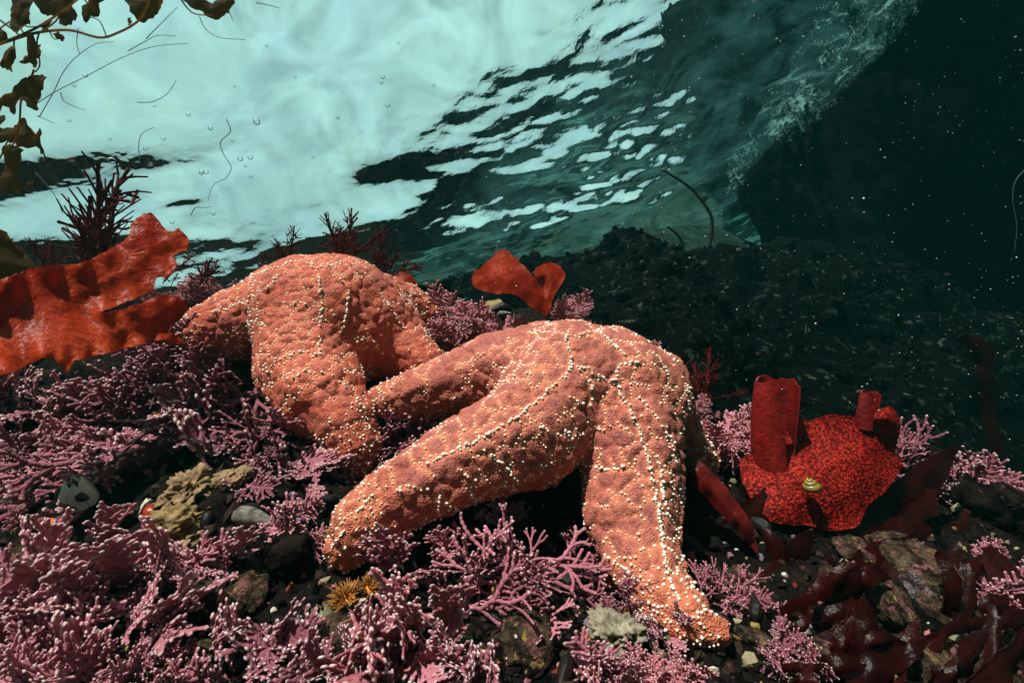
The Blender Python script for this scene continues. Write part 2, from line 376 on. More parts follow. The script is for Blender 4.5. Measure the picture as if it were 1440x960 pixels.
def on_surface(px, py):
    r_ = C(px, py, 1); return r_ * (SEA / (r_ @ ZC))
wl_px = [(1046, 262), (1052, 250), (1075, 215), (1110, 188), (1150, 158), (1190, 118), (1225, 80), (1255, 42), (1290, 0), (1350, -70), (1450, -170), (1650, -330)]
wl = np.array([on_surface(*p) for p in wl_px])
end = wl[0] + np.array([[.9, .35, 1.3], [.35, .12, .45], [.10, .03, .11]])
wl = spline(np.vstack([end, wl]), 150)
hor = unit(np.cross(np.gradient(wl, axis=0), ZC)); hor = hor * np.sign((hor @ np.array([1, -.3, 0.3])))[:, None]
rows = []
for v in np.linspace(-1.0, 2.3, 130):
    tt = np.clip((np.linspace(0, 1, len(wl)) - .12) / .35, 0, 1)[:, None]
    lean = (0.34 * max(v, 0) - 0.10 * math.sin(max(v, 0) * 2.2)) * tt - .42 * max(v, 0) * (1 - tt) + 0.16 * max(-v, 0)
    rows.append(wl - ZC * v + hor * lean)
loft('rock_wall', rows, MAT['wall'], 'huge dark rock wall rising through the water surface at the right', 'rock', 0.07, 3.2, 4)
top = spline([C(560, 410, 1.5), C(640, 392, 1.5), C(700, 372, 1.6), C(760, 356, 1.65), C(840, 350, 1.65), C(872, 338, 1.65), C(930, 362, 1.65), C(1000, 362, 1.7), C(1080, 352, 1.75), C(1200, 360, 1.8), C(1400, 400, 1.9), C(1700, 500, 2.0)], 130)
bot = spline([C(560, 560, 1.05), C(700, 600, 1.0), C(900, 650, .95), C(1050, 680, .95), C(1200, 700, 1.0), C(1450, 760, 1.1), C(1800, 900, 1.2)], 130)
rows = []
for v in np.linspace(0, 1, 90):
    rows.append(bot * (1 - v) + top * v + np.array([0, .10 * math.sin(v * math.pi), -.02]))
for v in np.linspace(0.03, 1, 26):
    rows.append(top + np.array([0, -.6 * v * v - .05 * v, .7 * v]))
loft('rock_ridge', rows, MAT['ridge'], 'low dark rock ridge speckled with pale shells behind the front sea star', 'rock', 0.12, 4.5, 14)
RIDGE = (bpy.context.view_layer, COL.objects['rock_ridge'])
rows = []
for v in np.linspace(-.1, 1.1, 50):
    rows.append(np.array([C(700 + 340 * u, 352 - 52 * math.sin(max(0, min(1, u)) * math.pi) * 1.0, 2.7) * 1.0 + np.array([0, -.5 * (v - .5) ** 2 * 2, (v - .5) * 1.2]) for u in np.linspace(-.3, 1.25, 80)]))
MAT['green_reflection'] = mat_rock('green_reflection_tint', (0.020, 0.042, 0.030), (0.008, 0.02, 0.016), [((0.05, 0.08, 0.05), 0.62, 0.7)], 10)  # green of the reflected arch put into the colour of an added mound
loft('reflection_mound', rows, MAT['green_reflection'], 'added green arched mound standing in for a reflection behind the dark speckled ridge', 'rock', 0.02, 4, 24)

# ------------------------------------------------------------------ sea stars
def surface_nets(Fd, org, h):
    s = Fd < 0; nx, ny, nz = Fd.shape
    cnt = np.zeros((nx - 1, ny - 1, nz - 1), np.int8)
    for a in (0, 1):
        for b in (0, 1):
            for c in (0, 1): cnt += s[a:nx - 1 + a, b:ny - 1 + b, c:nz - 1 + c]
    act = (cnt > 0) & (cnt < 8); I = np.argwhere(act)
    idx = -np.ones(act.shape, np.int64); idx[act] = np.arange(len(I))
    acc = np.zeros((len(I), 3)); num = np.zeros(len(I))
    for ax in range(3):
        o1, o2 = [k for k in range(3) if k != ax]
        for p in (0, 1):
            for q in (0, 1):
                A = I.copy(); A[:, o1] += p; A[:, o2] += q; B = A.copy(); B[:, ax] += 1
                fa = Fd[tuple(A.T)]; fb = Fd[tuple(B.T)]; k = (fa < 0) != (fb < 0)
                t = np.where(k, fa / np.where(k, fa - fb, 1), 0); pos = A.astype(float); pos[:, ax] += t
                acc[k] += pos[k]; num[k] += 1
    V = org + h * acc / num[:, None]; Q = []
    for ax in range(3):
        o1, o2 = (ax + 1) % 3, (ax + 2) % 3
        sl0 = [slice(None)] * 3; sl1 = [slice(None)] * 3; sl0[ax] = slice(0, -1); sl1[ax] = slice(1, None)
        E = np.argwhere(s[tuple(sl0)] != s[tuple(sl1)])
        E = E[(E[:, o1] > 0) & (E[:, o2] > 0) & (E[:, o1] < Fd.shape[o1] - 1) & (E[:, o2] < Fd.shape[o2] - 1)]
        fl = s[tuple(E.T)]
        def cell(d1, d2):
            c = E.copy(); c[:, o1] -= d1; c[:, o2] -= d2; return idx[tuple(c.T)]
        q = np.stack([cell(0, 0), cell(1, 0), cell(1, 1), cell(0, 1)], 1); q[~fl] = q[~fl][:, ::-1]; Q.append(q)
    return V, np.vstack(Q)
def vnormals(V, F):
    n = np.cross(V[F[:, 2]] - V[F[:, 0]], V[F[:, 3]] - V[F[:, 1]]); N = np.zeros_like(V)
    for k in range(4): np.add.at(N, F[:, k], n)
    return unit(N)
def poisson(P, rad, order):
    grid, keep = {}, []
    for i in order:
        k = tuple((P[i] // rad).astype(int)); ok = True
        for a in (-1, 0, 1):
            for b in (-1, 0, 1):
                for c in (-1, 0, 1):
                    for j in grid.get((k[0] + a, k[1] + b, k[2] + c), ()):
                        if ((P[i] - P[j]) ** 2).sum() < rad * rad: ok = False
        if ok: grid.setdefault(k, []).append(i); keep.append(i)
    return np.array(keep)
def ico(sub):
    bm = bmesh.new(); bmesh.ops.create_icosphere(bm, subdivisions=sub, radius=1)
    bm.verts.ensure_lookup_table(); V = np.array([v.co[:] for v in bm.verts]); F = np.array([[v.index for v in f.verts] for f in bm.faces]); bm.free(); return V, F
def two_nearest(P, Q):
    f1 = np.empty(len(P)); f2 = np.empty(len(P)); who = np.empty(len(P), int)
    for i in range(0, len(P), 8000):
        d = np.linalg.norm(P[i:i + 8000, None] - Q[None], axis=2); o = np.argpartition(d, 1, axis=1)[:, :2]
        a = np.take_along_axis(d, o, 1); f1[i:i + 8000] = a.min(1); f2[i:i + 8000] = a.max(1); who[i:i + 8000] = d.argmin(1)
    return f1, f2, who
def sea_star(label, mat, arms, lines, cell, h, seed, puff, bead_r, keepfrac):
    rg = np.random.default_rng(seed)
    chains = []
    for a in arms: chains.append([(C(p[0], p[1], p[2]), p[3] / FPX * p[2]) for p in a])
    allp = np.array([c for ch in chains for c, r_ in ch]); allr = np.array([r_ for ch in chains for c, r_ in ch])
    lo = (allp - allr[:, None]).min(0) - .012; hi = (allp + allr[:, None]).max(0) + .012
    ax = [np.arange(lo[k], hi[k], h, dtype=np.float32) for k in range(3)]
    G = np.stack(np.meshgrid(*ax, indexing='ij'), -1).astype(np.float32)
    D = None
    for ch in chains:
        d = np.full(G.shape[:3], 9, np.float32)
        for (a, ra), (b, rb) in zip(ch[:-1], ch[1:]):
            ab = (b - a).astype(np.float32); q = G - a.astype(np.float32)
            t = np.clip(q @ ab / (ab @ ab), 0, 1)
            d = np.minimum(d, np.sqrt(((q - t[..., None] * ab) ** 2).sum(-1)) - (ra + (rb - ra) * t))
        if D is None: D = d
        else:
            k = .010; hh = np.clip(k - np.abs(D - d), 0, None) / k; D = np.minimum(D, d) - hh * hh * k * .25
    V, F = surface_nets(D, lo, h); del G, D
    F = F[(F >= 0).all(1)]
    for _ in range(6):                                              # smooth the joints
        S_ = np.zeros_like(V); N_ = np.zeros(len(V))
        for k in range(4):
            for e in (1, 3):
                np.add.at(S_, F[:, k], V[F[:, (k + e) % 4]]); np.add.at(N_, F[:, k], 1)
        V = V * .4 + .6 * S_ / np.maximum(N_, 1)[:, None]
    N = vnormals(V, F)
    cen = V[poisson(V, cell, rg.permutation(len(V)))]
    wob = V + .006 * np.stack([vnoise(V, 70, seed + i) for i in range(3)], -1)
    f1, f2, who = two_nearest(wob, cen); e = f2 - f1
    tips = np.array([ch[-1][0] for ch in chains if len(ch) > 2]); td = np.linalg.norm(V[:, None] - tips[None], axis=2).min(1)
    tip = np.clip(1 - td / .085, 0, 1)
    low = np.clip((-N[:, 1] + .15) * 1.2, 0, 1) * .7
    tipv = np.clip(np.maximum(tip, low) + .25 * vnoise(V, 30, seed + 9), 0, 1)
    amp = puff * (1 - .55 * tip) * (.7 + .5 * vnoise(cen, 40, seed + 3)[who])
    best = np.full(len(V), 9.0); wave_ = np.zeros(len(V))       # ridges running down each arm
    for ch in chains[1:]:
        for (a, ra), (b, rb) in zip(ch[:-1], ch[1:]):
            ab = b - a; t = np.clip((V - a) @ ab / (ab @ ab), 0, 1); q = V - a - t[:, None] * ab; dd = np.linalg.norm(q, axis=1) - (ra + (rb - ra) * t)
            upv = unit(np.array([0, .7, -.7]) - unit(ab) * (np.array([0, .7, -.7]) @ unit(ab))); sd = np.cross(unit(ab), upv); an = np.arctan2(q @ sd, q @ upv)
            k_ = dd < best; best[k_] = dd[k_]; wave_[k_] = np.cos(7 * an[k_])
    disp = .0020 * fbm(V, 22, 2, seed + 40) - .0011 * wave_ * (1 - tip) + amp * (lambda t: t * t * (3 - 2 * t))(np.clip(e / (.62 * cell), 0, 1)) + .0011 * tipv * (2 * vnoise(V, 260, seed + 4) + vnoise(V, 150, seed + 6)) + .0005 * vnoise(V, 260, seed + 5)
    for ln in lines:                                                # nothing: lines are grooved below
        pass
    V2 = V + N * disp[:, None]
    bvh = BVHTree.FromPolygons([tuple(v) for v in V2], [tuple(f) for f in F])
    beads = []
    def cast(px, py):
        hit = bvh.ray_cast(Vector((0, 0, 0)), Vector(C(px, py, 1)).normalized(), 4)
        return hit
    for li, ln in enumerate(lines):                                 # rows of white spines that can be followed by eye
        P = spline([(x, y, 0) for x, y in ln], 60); L = np.r_[0, np.cumsum(np.linalg.norm(np.diff(P, axis=0), axis=1))]
        for t in np.arange(0, L[-1], 3.3 if li < 6 else 3.9):
            p = [np.interp(t, L, P[:, k]) for k in (0, 1)]; jt = 1.2 if li < 6 else 1.6; hit = cast(p[0] + rg.normal(0, jt), p[1] + rg.normal(0, jt))
            if hit[0] is not None and rg.random() < .88 and vnoise(np.array([[p[0], p[1], 0]]), .045, seed)[0] > (-.8 if li < 6 else -.5):
                nn = np.array(hit[1]); q = np.array(hit[0]); nn = -nn if nn @ q > 0 else nn
                beads.append((q, nn, bead_r * rg.uniform(.6, 1.15) * (1.12 if li < 6 else 1)))
    N2 = vnormals(V2, F)
    mask = vnoise(V, 24, seed + 21) * .5 + vnoise(V, 60, seed + 22) * .5
    cand = np.where(((e < .0015) & (mask > keepfrac)) | ((tip > .35) & (rg.random(len(V)) < .035)) | (rg.random(len(V)) < .0022))[0]
    P0 = np.array([b[0] for b in beads]) if beads else np.zeros((0, 3))
    for i in poisson(V2, bead_r * 2.15, rg.permutation(cand)):
        beads.append((V2[i], N2[i], bead_r * rg.uniform(.42, 1.0) * (1 + .15 * tip[i])))
    iv, ifc = ico(1)
    from mathutils import kdtree
    kd = kdtree.KDTree(len(beads))
    for k, b in enumerate(beads): kd.insert(b[0], k)
    kd.balance(); hd = np.array([kd.find(v)[2] for v in V2]); halo = np.clip(1 - (hd - .0008) / .0034, 0, 1)
    # blunt pegs leaning a little, not round pearls
    BV = np.concatenate([q + nn * r_ * .35 + (iv + np.outer(iv @ nn, nn) * rg.uniform(.1, .9)) * r_ * rg.uniform(.8, 1.15, 3) for q, nn, r_ in beads]); BF = np.concatenate([ifc + k * len(iv) for k in range(len(beads))])
    Wv = W(V2); base = Wv[np.argmin(Wv[:, 2])].copy()
    root = empty('sea_star', base); tag(root, label, 'sea star', 'ochre sea stars on the reef')
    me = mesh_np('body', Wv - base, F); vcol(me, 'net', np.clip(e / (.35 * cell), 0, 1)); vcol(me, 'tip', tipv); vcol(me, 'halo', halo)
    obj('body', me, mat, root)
    bo = obj('spines', mesh_np('spines', W(BV) - base, BF), MAT['bead'], root); tag(bo, 'rows and specks of white spines', kind='stuff')
    return root
front_arms = [
    [(800, 541, .525, 90), (858, 548, .525, 85), (898, 562, .525, 72)],
    [(800, 548, .515, 86), (745, 606, .470, 76), (640, 652, .435, 57), (560, 698, .415, 48), (512, 738, .405, 45), (488, 768, .40, 30)],
    [(868, 560, .515, 82), (880, 610, .485, 74), (888, 665, .465, 69), (886, 725, .44, 65), (898, 782, .412, 53), (926, 832, .385, 45), (962, 866, .362, 36), (1006, 888, .350, 20)],
    [(905, 552, .535, 64), (938, 592, .54, 40), (966, 626, .55, 28), (992, 648, .56, 18)],
    [(760, 520, .55, 66), (700, 520, .565, 52), (650, 535, .575, 43), (585, 555, .58, 35), (548, 562, .585, 27), (530, 562, .585, 18)],
    [(860, 520, .58, 60), (900, 530, .66, 45), (930, 545, .72, 30)]]
front_lines = [
    [(742, 468), (790, 470), (800, 490), (803, 516), (792, 530), (775, 545), (762, 560)], [(803, 517), (828, 519), (848, 532), (864, 533), (872, 516), (890, 509), (900, 510)],
    [(864, 533), (872, 552), (886, 575), (900, 610), (912, 650), (922, 700), (930, 750), (938, 800), (952, 840)],
    [(760, 560), (735, 580), (705, 600), (670, 618), (640, 634), (600, 652)], [(842, 466), (862, 484), (880, 500)], [(842, 466), (815, 470), (795, 472)],
    [(700, 540), (725, 524), (745, 523), (740, 535)], [(640, 520), (680, 496), (720, 478), (745, 468)], [(830, 535), (832, 560), (826, 590), (820, 610), (790, 606)],
    [(900, 560), (925, 590), (945, 620), (952, 650)], [(840, 605), (870, 600), (890, 612)], [(836, 655), (860, 660), (880, 655)], [(830, 580), (815, 565), (800, 556)],
    [(620, 690), (616, 720), (622, 742)], [(690, 640), (715, 660), (730, 675)], [(760, 600), (800, 612), (820, 608)], [(925, 640), (932, 690), (938, 730)], [(850, 780), (880, 800), (900, 820)],
    [(645, 660), (660, 672), (664, 700)], [(560, 690), (580, 684), (600, 690)], [(470, 768), (486, 742), (520, 700), (545, 680)]]
sea_star('pink orange sea star arched in front, with a white ringed disc and five thick arms', MAT['star_front'], front_arms, front_lines, .0135, .0022, 5, .0026, .00135, .0)
back_arms = [
    [(436, 440, .67, 80), (476, 446, .67, 86), (504, 462, .67, 74)],
    [(400, 436, .69, 62), (345, 455, .675, 50), (300, 468, .66, 40), (262, 482, .65, 18)],
    [(437, 468, .645, 70), (437, 515, .615, 70), (452, 552, .585, 61), (482, 590, .56, 43), (502, 628, .55, 34), (509, 656, .546, 20)],
    [(528, 455, .69, 62), (566, 492, .665, 42), (602, 514, .64, 27), (626, 520, .63, 13)],
    [(520, 430, .72, 50), (568, 430, .75, 32), (602, 446, .76, 24)]]
back_lines = [
    [(400, 372), (425, 367), (445, 380), (451, 400), (452, 430), (450, 470), (448, 500)], [(445, 380), (462, 374), (480, 370)], [(340, 395), (370, 382), (400, 372)], [(350, 420), (375, 405), (392, 388)],
    [(300, 440), (330, 430), (350, 425)], [(480, 392), (490, 410), (486, 440), (480, 470)], [(520, 390), (540, 420), (560, 450), (580, 480)], [(380, 510), (420, 495), (448, 498), (470, 505)],
    [(400, 530), (440, 522), (470, 530), (500, 555)], [(500, 480), (520, 478), (540, 500)], [(410, 430), (420, 425), (430, 428)], [(500, 560), (512, 580), (520, 610)], [(470, 640), (490, 650), (515, 652)]]
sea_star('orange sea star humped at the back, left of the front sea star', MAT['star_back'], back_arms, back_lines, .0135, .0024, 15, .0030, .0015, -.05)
# ------------------------------------------------------------------ coralline algae
def seg(V, F, T, p0, p1, r0, r1, t0, t1, nrm, flat=.65, k=6):
    d = unit(p1 - p0); s_ = unit(np.cross(nrm, d)); n_ = np.cross(d, s_); b = len(V)
    for p, r_, t in ((p0, r0, t0), (p1, r1, t1 * .7)):
        for a in range(k):
            an = 2 * math.pi * a / k; V.append(p + s_ * r_ * math.cos(an) + n_ * r_ * flat * math.sin(an)); T.append(t)
    V.append(p1 + d * r1 * .8); T.append(1.15 * t1)
    for a in range(k):
        c = (a + 1) % k; F.append((b + a, b + c, b + k + c, b + k + a)); F.append((b + k + a, b + k + c, b + 2 * k))
def chainseg(V, F, T, p, d, L, n, r, nrm, rg, joint=1.25, taper=.8, tip=1, flat=.65, bend=.08, k=6):
    out = [p]
    for i in range(n):
        d = unit(d + rg.normal(0, bend, 3)); q = p + d * L / n; ra = r * (1 - (1 - taper) * i / n)
        last = i == n - 1
        seg(V, F, T, p, q, ra * .8, ra * joint, 0, tip if last else .1, nrm, flat, k); p = q; out.append((p, d))
    return out
def frond_mesh(style, seed):
    rg = np.random.default_rng(seed); V, F, T = [], [], []; nrm = np.array([0, 0, 1.0])
    def rot(d, a): return np.array([d[0] * math.cos(a) - d[1] * math.sin(a), d[0] * math.sin(a) + d[1] * math.cos(a), d[2]])
    up = np.array([0, 1.0, 0])
    if style == 'chunky':              # flat fern-like frond with stubby side lobes
        n = 13; ax = chainseg(V, F, T, np.zeros(3), up + np.array([0, 0, .2]), 1.0, n, .036, nrm, rg, 1.35, .8, 1, .5, .07)
        for i, (p, d) in enumerate(ax[1:]):
            if i < 1 or i >= n - 1: continue
            f = i / n; env = math.sin(math.pi * min(1, .18 + f * .82)) ** .7
            for s_ in (-1, 1):
                ln = (.30 * env + .04) * rg.uniform(.5, 1.15); m_ = max(2, int(ln / .08))
                if rg.random() < .16: ln *= 1.8; m_ += 2
                br = chainseg(V, F, T, p, rot(d, s_ * rg.uniform(.6, .95)) + np.array([0, 0, rg.normal(0, .16)]), ln, m_, .031, nrm, rg, 1.35, .9, 1, .5, .10)
                for (q, e) in br[1:-1]:
                    for s2 in (-1, 1):
                        if rg.random() < .4: chainseg(V, F, T, q, rot(e, s2 * rg.uniform(.6, 1.0)), rg.uniform(.06, .10), 1, .028, nrm, rg, 1.3, .9, 1, .55, .1)
    elif style in ('pinnate', 'bush'):
        r = dict(pinnate=.028, chunky=.036, bush=.016)[style]; n = dict(pinnate=12, chunky=10, bush=12)[style]
        ax = chainseg(V, F, T, np.zeros(3), up + np.array([0, 0, .25]), 1.0, n, r, nrm, rg, 1.3, .75, 1, .7, .07)
        for i, (p, d) in enumerate(ax[1:]):
            if i < (1 if style != 'bush' else 2) or i >= n - 1: continue
            f = i / n
            for s_ in (-1, 1):
                if rg.random() < (.12 if style != 'bush' else .25): continue
                ang = s_ * rg.uniform(.55, .95) * (1 if style != 'bush' else .6)
                ln = dict(pinnate=.5, chunky=.42, bush=.42)[style] * (1 - f) ** .7 * rg.uniform(.55, 1.1) + .06
                dd = rot(d, ang) + np.array([0, 0, rg.normal(0, .22)])
                m_ = max(2, int(ln / (.085 if style != 'chunky' else .12)))
                br = chainseg(V, F, T, p, dd, ln, m_, r * .85, nrm, rg, 1.3 if style != 'bush' else .62, .8 if style != 'bush' else .5, 1, .7, .12)
                if m_ >= 3:
                    for (q, e) in br[1:-1][::1 if style == 'pinnate' else 2]:
                        for s2 in (-1, 1):
                            if rg.random() < .45: continue
                            l2 = rg.uniform(.08, .17) * (1.25 if style == 'chunky' else 1)
                            chainseg(V, F, T, q, rot(e, s2 * rg.uniform(.5, .9)) + np.array([0, 0, rg.normal(0, .3)]), l2, 2, r * .75, nrm, rg, 1.25, .8, 1, .7, .1)
    else:
        def fork(p, d, lev, L, r):
            br = chainseg(V, F, T, p, d, L, 2 if lev else 3, r, nrm, rg, 1.28, .9, 1 if lev >= 4 else .1, .7, .07)
            q, e = br[-1]
            if lev >= 4: return
            for s_ in (-1, 1):
                if lev > 1 and rg.random() < .13: continue
                fork(q, unit(rot(e, s_ * rg.uniform(.2, .55)) + np.array([0, 0, rg.normal(0, .2)])), lev + 1, L * rg.uniform(.68, .95), r * .92)
        fork(np.zeros(3), up, 0, .30, .030)
    V = np.array(V); V[:, 2] += .22 * V[:, 1] ** 2 * rg.uniform(-.5, 1.2)
    me = mesh_np('frond', V, F); vcol(me, 'tip', np.array(T)); return me
FR = {}
for st, cnt in (('pinnate', 7), ('dicho', 7), ('chunky', 6)):
    for mt in ('coral', 'coral_dark', 'coral_bright'):
        FR[st, mt] = []
        for k in range(cnt):
            if mt == 'coral': me = frond_mesh(st, 100 + k + len(st) * 17)
            else: me = FR[st, 'coral'][k].copy(); me.materials.clear()
            me.materials.append(MAT[mt]); FR[st, mt].append(me)
FR['bush', 'maroon_bush'] = []
for k in range(5):
    me = frond_mesh('bush', 300 + k); me.materials.append(MAT['maroon_bush']); FR['bush', 'maroon_bush'].append(me)
def tuft(name, label, cat, group, px, py, rad, style, mt, n, bias, spread, rg, depth=None, fwd=-.45, jit=.32):
    g = ground(px, py)
    if depth is not None or g is None:
        c = near_ground(C(px, py, depth)) if g is None else C(px, py, depth)
    else: c = g[0]
    d = c[2]; R_ = rad / FPX * d; base = W(c); root = empty(name, base); tag(root, label, cat, group)
    ax = unit(np.array([bias[0], bias[1], fwd])); lib = FR[style, mt]
    for i in range(n):
        off = np.array([rg.normal(0, jit) * R_, 0, 0]) + np.array([0, rg.normal(0, jit * .6) * R_, 0])
        if depth is None:
            h_ = ground(px + off[0] / d * FPX, py - off[1] / d * FPX)
            q = h_[0] if h_ is not None and abs(h_[0][2] - d) < R_ else c + off
        else: q = c + off * .5
        ang = spread * math.sqrt((i + .5) / n); az = i * 2.399 + rg.normal(0, .4)
        e1 = unit(np.cross(ax, [0.3, .2, 1])); e2 = np.cross(ax, e1)
        dr = unit(ax * math.cos(ang) + math.sin(ang) * (e1 * math.cos(az) + e2 * math.sin(az)))
        tc = unit(-c + rg.normal(0, .30, 3) * d)
        zz = unit(tc - dr * (tc @ dr)); xx = np.cross(dr, zz)
        s_ = R_ * rg.uniform(.55, 1.2) * (1.3 if mt == 'coral_dark' else 1)
        ml = Matrix.Identity(4); cols = (W(xx) * s_ * rg.uniform(.9, 1.15), W(dr) * s_, W(zz) * s_); o3 = W(q) - base - W(dr) * s_ * .04
        for a in range(3):
            for b in range(3): ml[a][b] = cols[b][a]
            ml[a][3] = o3[a]
        obj('frond', lib[int(rg.integers(len(lib)))], None, root, mtx=ml)
    return root
P_, D_, K_ = 'pinnate', 'dicho', 'chunky'
c0, c1, c2 = 'coral', 'coral_dark', 'coral_bright'
CT = [  # px, py, radius px, style, material, fronds, bias, spread, phrase
    (40, 552, 66, K_, c1, 9, (-.2, -.3), 1.2, 'plum coralline tuft under the long red blade at the left edge'),
    (118, 560, 80, K_, c0, 15, (.1, -.35), 1.1, 'pink coralline tuft hanging under the torn tip of the red blade'),
    (150, 615, 92, P_, c0, 18, (-.3, -.6), .9, 'pink coralline tuft drooping midway down the left bank'),
    (215, 545, 66, D_, c1, 14, (.2, -.3), 1.1, 'plum coralline tuft right of the red blade, below its short lobe'),
    (205, 630, 100, D_, c1, 12, (-.05, -.95), .62, 'plum coralline spray hanging straight down above the yellow sponge'),
    (28, 640, 62, P_, c1, 11, (-.3, -.4), 1.1, 'plum coralline tuft at the left edge above the black mussels'),
    (285, 510, 62, P_, c1, 14, (-.2, .1), 1.2, 'plum coralline tuft just below the left arm of the back sea star'),
    (332, 545, 74, D_, c1, 16, (-.3, -.5), 1.05, 'dense plum coralline cushion left of the back sea star bent arm'),
    (300, 585, 80, K_, c1, 9, (-.35, -.6), .9, 'plum coralline cushion spilling over the dark hollow'),
    (380, 600, 74, D_, c1, 16, (.2, -.7), .95, 'plum coralline cushion below the back sea star bent arm'),
    (430, 655, 66, K_, c0, 11, (.25, -.55), .95, 'pink coralline spray left of the bent arm tip'),
    (378, 655, 60, P_, c1, 10, (-.2, -.8), .8, 'plum coralline spray hanging over the tan sponge flap'),
    (300, 418, 44, P_, c2, 11, (0, .9), 1.0, 'rose coralline tuft between the red blade and the back sea star'),
    (235, 424, 36, P_, c2, 9, (.1, .9), 1.0, 'rose coralline tuft showing in the slit of the red blade'),
    (400, 730, 100, P_, c0, 6, (.85, .25), .5, 'sparse pink coralline sprig reaching right below the plum cushion'),
    (425, 745, 88, P_, c0, 3, (0, -1), .2, 'single long coralline strand hanging beside the front sea star left tip'),
    (140, 815, 112, K_, c0, 12, (.05, .8), .95, 'large fan of pink coralline at the lower left'),
    (195, 800, 84, P_, c0, 8, (.75, .5), .8, 'pink coralline sprigs on the right side of the large lower left fan'),
    (95, 850, 105, P_, c0, 15, (-.3, .3), 1.2, 'dense pink coralline mat left of the lower left corner fan'),
    (200, 860, 108, K_, c0, 15, (.4, .15), 1.1, 'knobbly pink coralline mat beneath the large lower left fan'),
    (60, 940, 110, P_, c0, 13, (0, .3), 1.2, 'pink coralline mat in the bottom left corner'),
    (190, 950, 100, P_, c0, 13, (.3, .25), 1.1, 'pink coralline mat on the bottom edge right of the corner'),
    (300, 790, 82, K_, c0, 9, (.15, -.25), 1.15, 'spread pink coralline sprig below the yellow sponge'),
    (375, 905, 92, K_, c0, 11, (.25, .1), 1.1, 'pink coralline clump on the bottom edge left of the green snail'),
    (555, 905, 108, K_, c2, 13, (.05, .85), .85, 'stout rose coralline bush standing at the bottom centre'),
    (625, 935, 92, K_, c0, 9, (.65, .4), .8, 'pale stubby coralline sprigs right of the stout rose bush'),
    (500, 950, 74, K_, c0, 6, (-.7, .5), .6, 'long stubby coralline arms left of the stout rose bush'),
    (705, 812, 100, D_, c0, 18, (.2, .1), 1.25, 'flat pink coralline mat beneath the front sea star left arm'),
    (745, 830, 112, D_, c0, 16, (.45, -.55), .95, 'pink coralline spray fanning down to the bottom centre'),
    (800, 800, 70, D_, c0, 7, (.3, .45), .9, 'pink coralline sprigs in the hollow under the front sea star'),
    (652, 790, 92, P_, c0, 4, (-.15, 1), .25, 'two upright coralline stalks beside the tan clam shell'),
    (700, 722, 40, K_, c0, 4, (.8, -.1), .5, 'small coralline sprig tucked under the front sea star left arm'),
    (872, 862, 62, P_, c0, 5, (.05, 1), .4, 'narrow upright coralline plume against the front sea star standing arm'),
    (915, 893, 62, K_, c0, 6, (.15, .8), .9, 'forked coralline sprigs before the foot of the standing arm'),
    (950, 960, 84, P_, c2, 12, (0, .8), .9, 'rose coralline clump on the bottom edge below the standing arm tip'),
    (880, 955, 84, P_, c0, 8, (-.5, .5), .9, 'pink coralline clump on the bottom edge below the white frilled sponge'),
    (1012, 830, 56, D_, c0, 10, (.05, 1), .6, 'squarish mauve coralline fan right of the standing arm'),
    (1020, 840, 70, P_, c0, 5, (.9, -.2), .45, 'flat coralline streaks lying right of the mauve fan'),
    (1030, 640, 62, P_, c2, 13, (0, .55), 1.15, 'rose coralline tuft between the front sea star and the pebbled blade'),
    (985, 585, 28, P_, c2, 8, (0, .9), .9, 'little rose coralline tuft at the front sea star right shoulder'),
    (798, 452, 36, P_, c2, 8, (.2, 1), .8, 'rose coralline sprig at the foot of the twin red blades'),
    (905, 500, 34, P_, c2, 9, (.1, 1), .8, 'rose coralline sprig behind the front sea star hump'),
    (625, 478, 52, P_, c2, 14, (0, .5), 1.1, 'rose coralline tuft between the two sea star humps'),
    (680, 470, 48, P_, c2, 11, (.2, .6), 1.0, 'rose coralline tuft left of the black mussels on the crest'),
    (590, 470, 34, D_, c0, 9, (-.1, .3), 1.1, 'pink coralline patch beside the back sea star far arm'),
    (585, 615, 60, D_, c1, 13, (.2, -.1), 1.2, 'dark coralline mat in the gap between the two sea stars'),
    (545, 625, 50, P_, c1, 9, (.1, -.5), 1.0, 'dark coralline tuft just right of the back sea star bent tip'),
    (1268, 640, 46, D_, c1, 9, (.1, .6), 1.1, 'dim coralline tuft right of the pebbled red blade'),
    (1400, 660, 60, P_, c0, 11, (0, .5), 1.1, 'dim mauve coralline patch at the right edge'),
    (1345, 690, 46, P_, c1, 9, (0, .5), 1.2, 'dim coralline patch below the yellow edged blade'),
    (1378, 800, 50, P_, c0, 5, (.15, 1), .6, 'small open coralline fan above the dark blades at the right'),
    (1385, 840, 78, P_, c0, 6, (.8, .35), .5, 'thin pale coralline streaks at the lower right'),
    (1105, 935, 44, P_, c1, 6, (-.2, .6), 1.0, 'dark coralline sprig at the bottom, left of the forked maroon blade'),
    (20, 720, 44, P_, c0, 6, (-.3, .2), 1.0, 'pink coralline bit at the left edge beside the orange tunicate'),
]
rgc = np.random.default_rng(42)
for (px, py, rad, st, mt, n_, bias, spr, ph) in CT:
    tuft('coralline_alga', ph, 'coralline alga', 'coralline tufts on the reef', px, py, rad, st, mt, int(n_ * (2.3 if mt == 'coral_dark' else 1.3)), bias, spr, rgc)
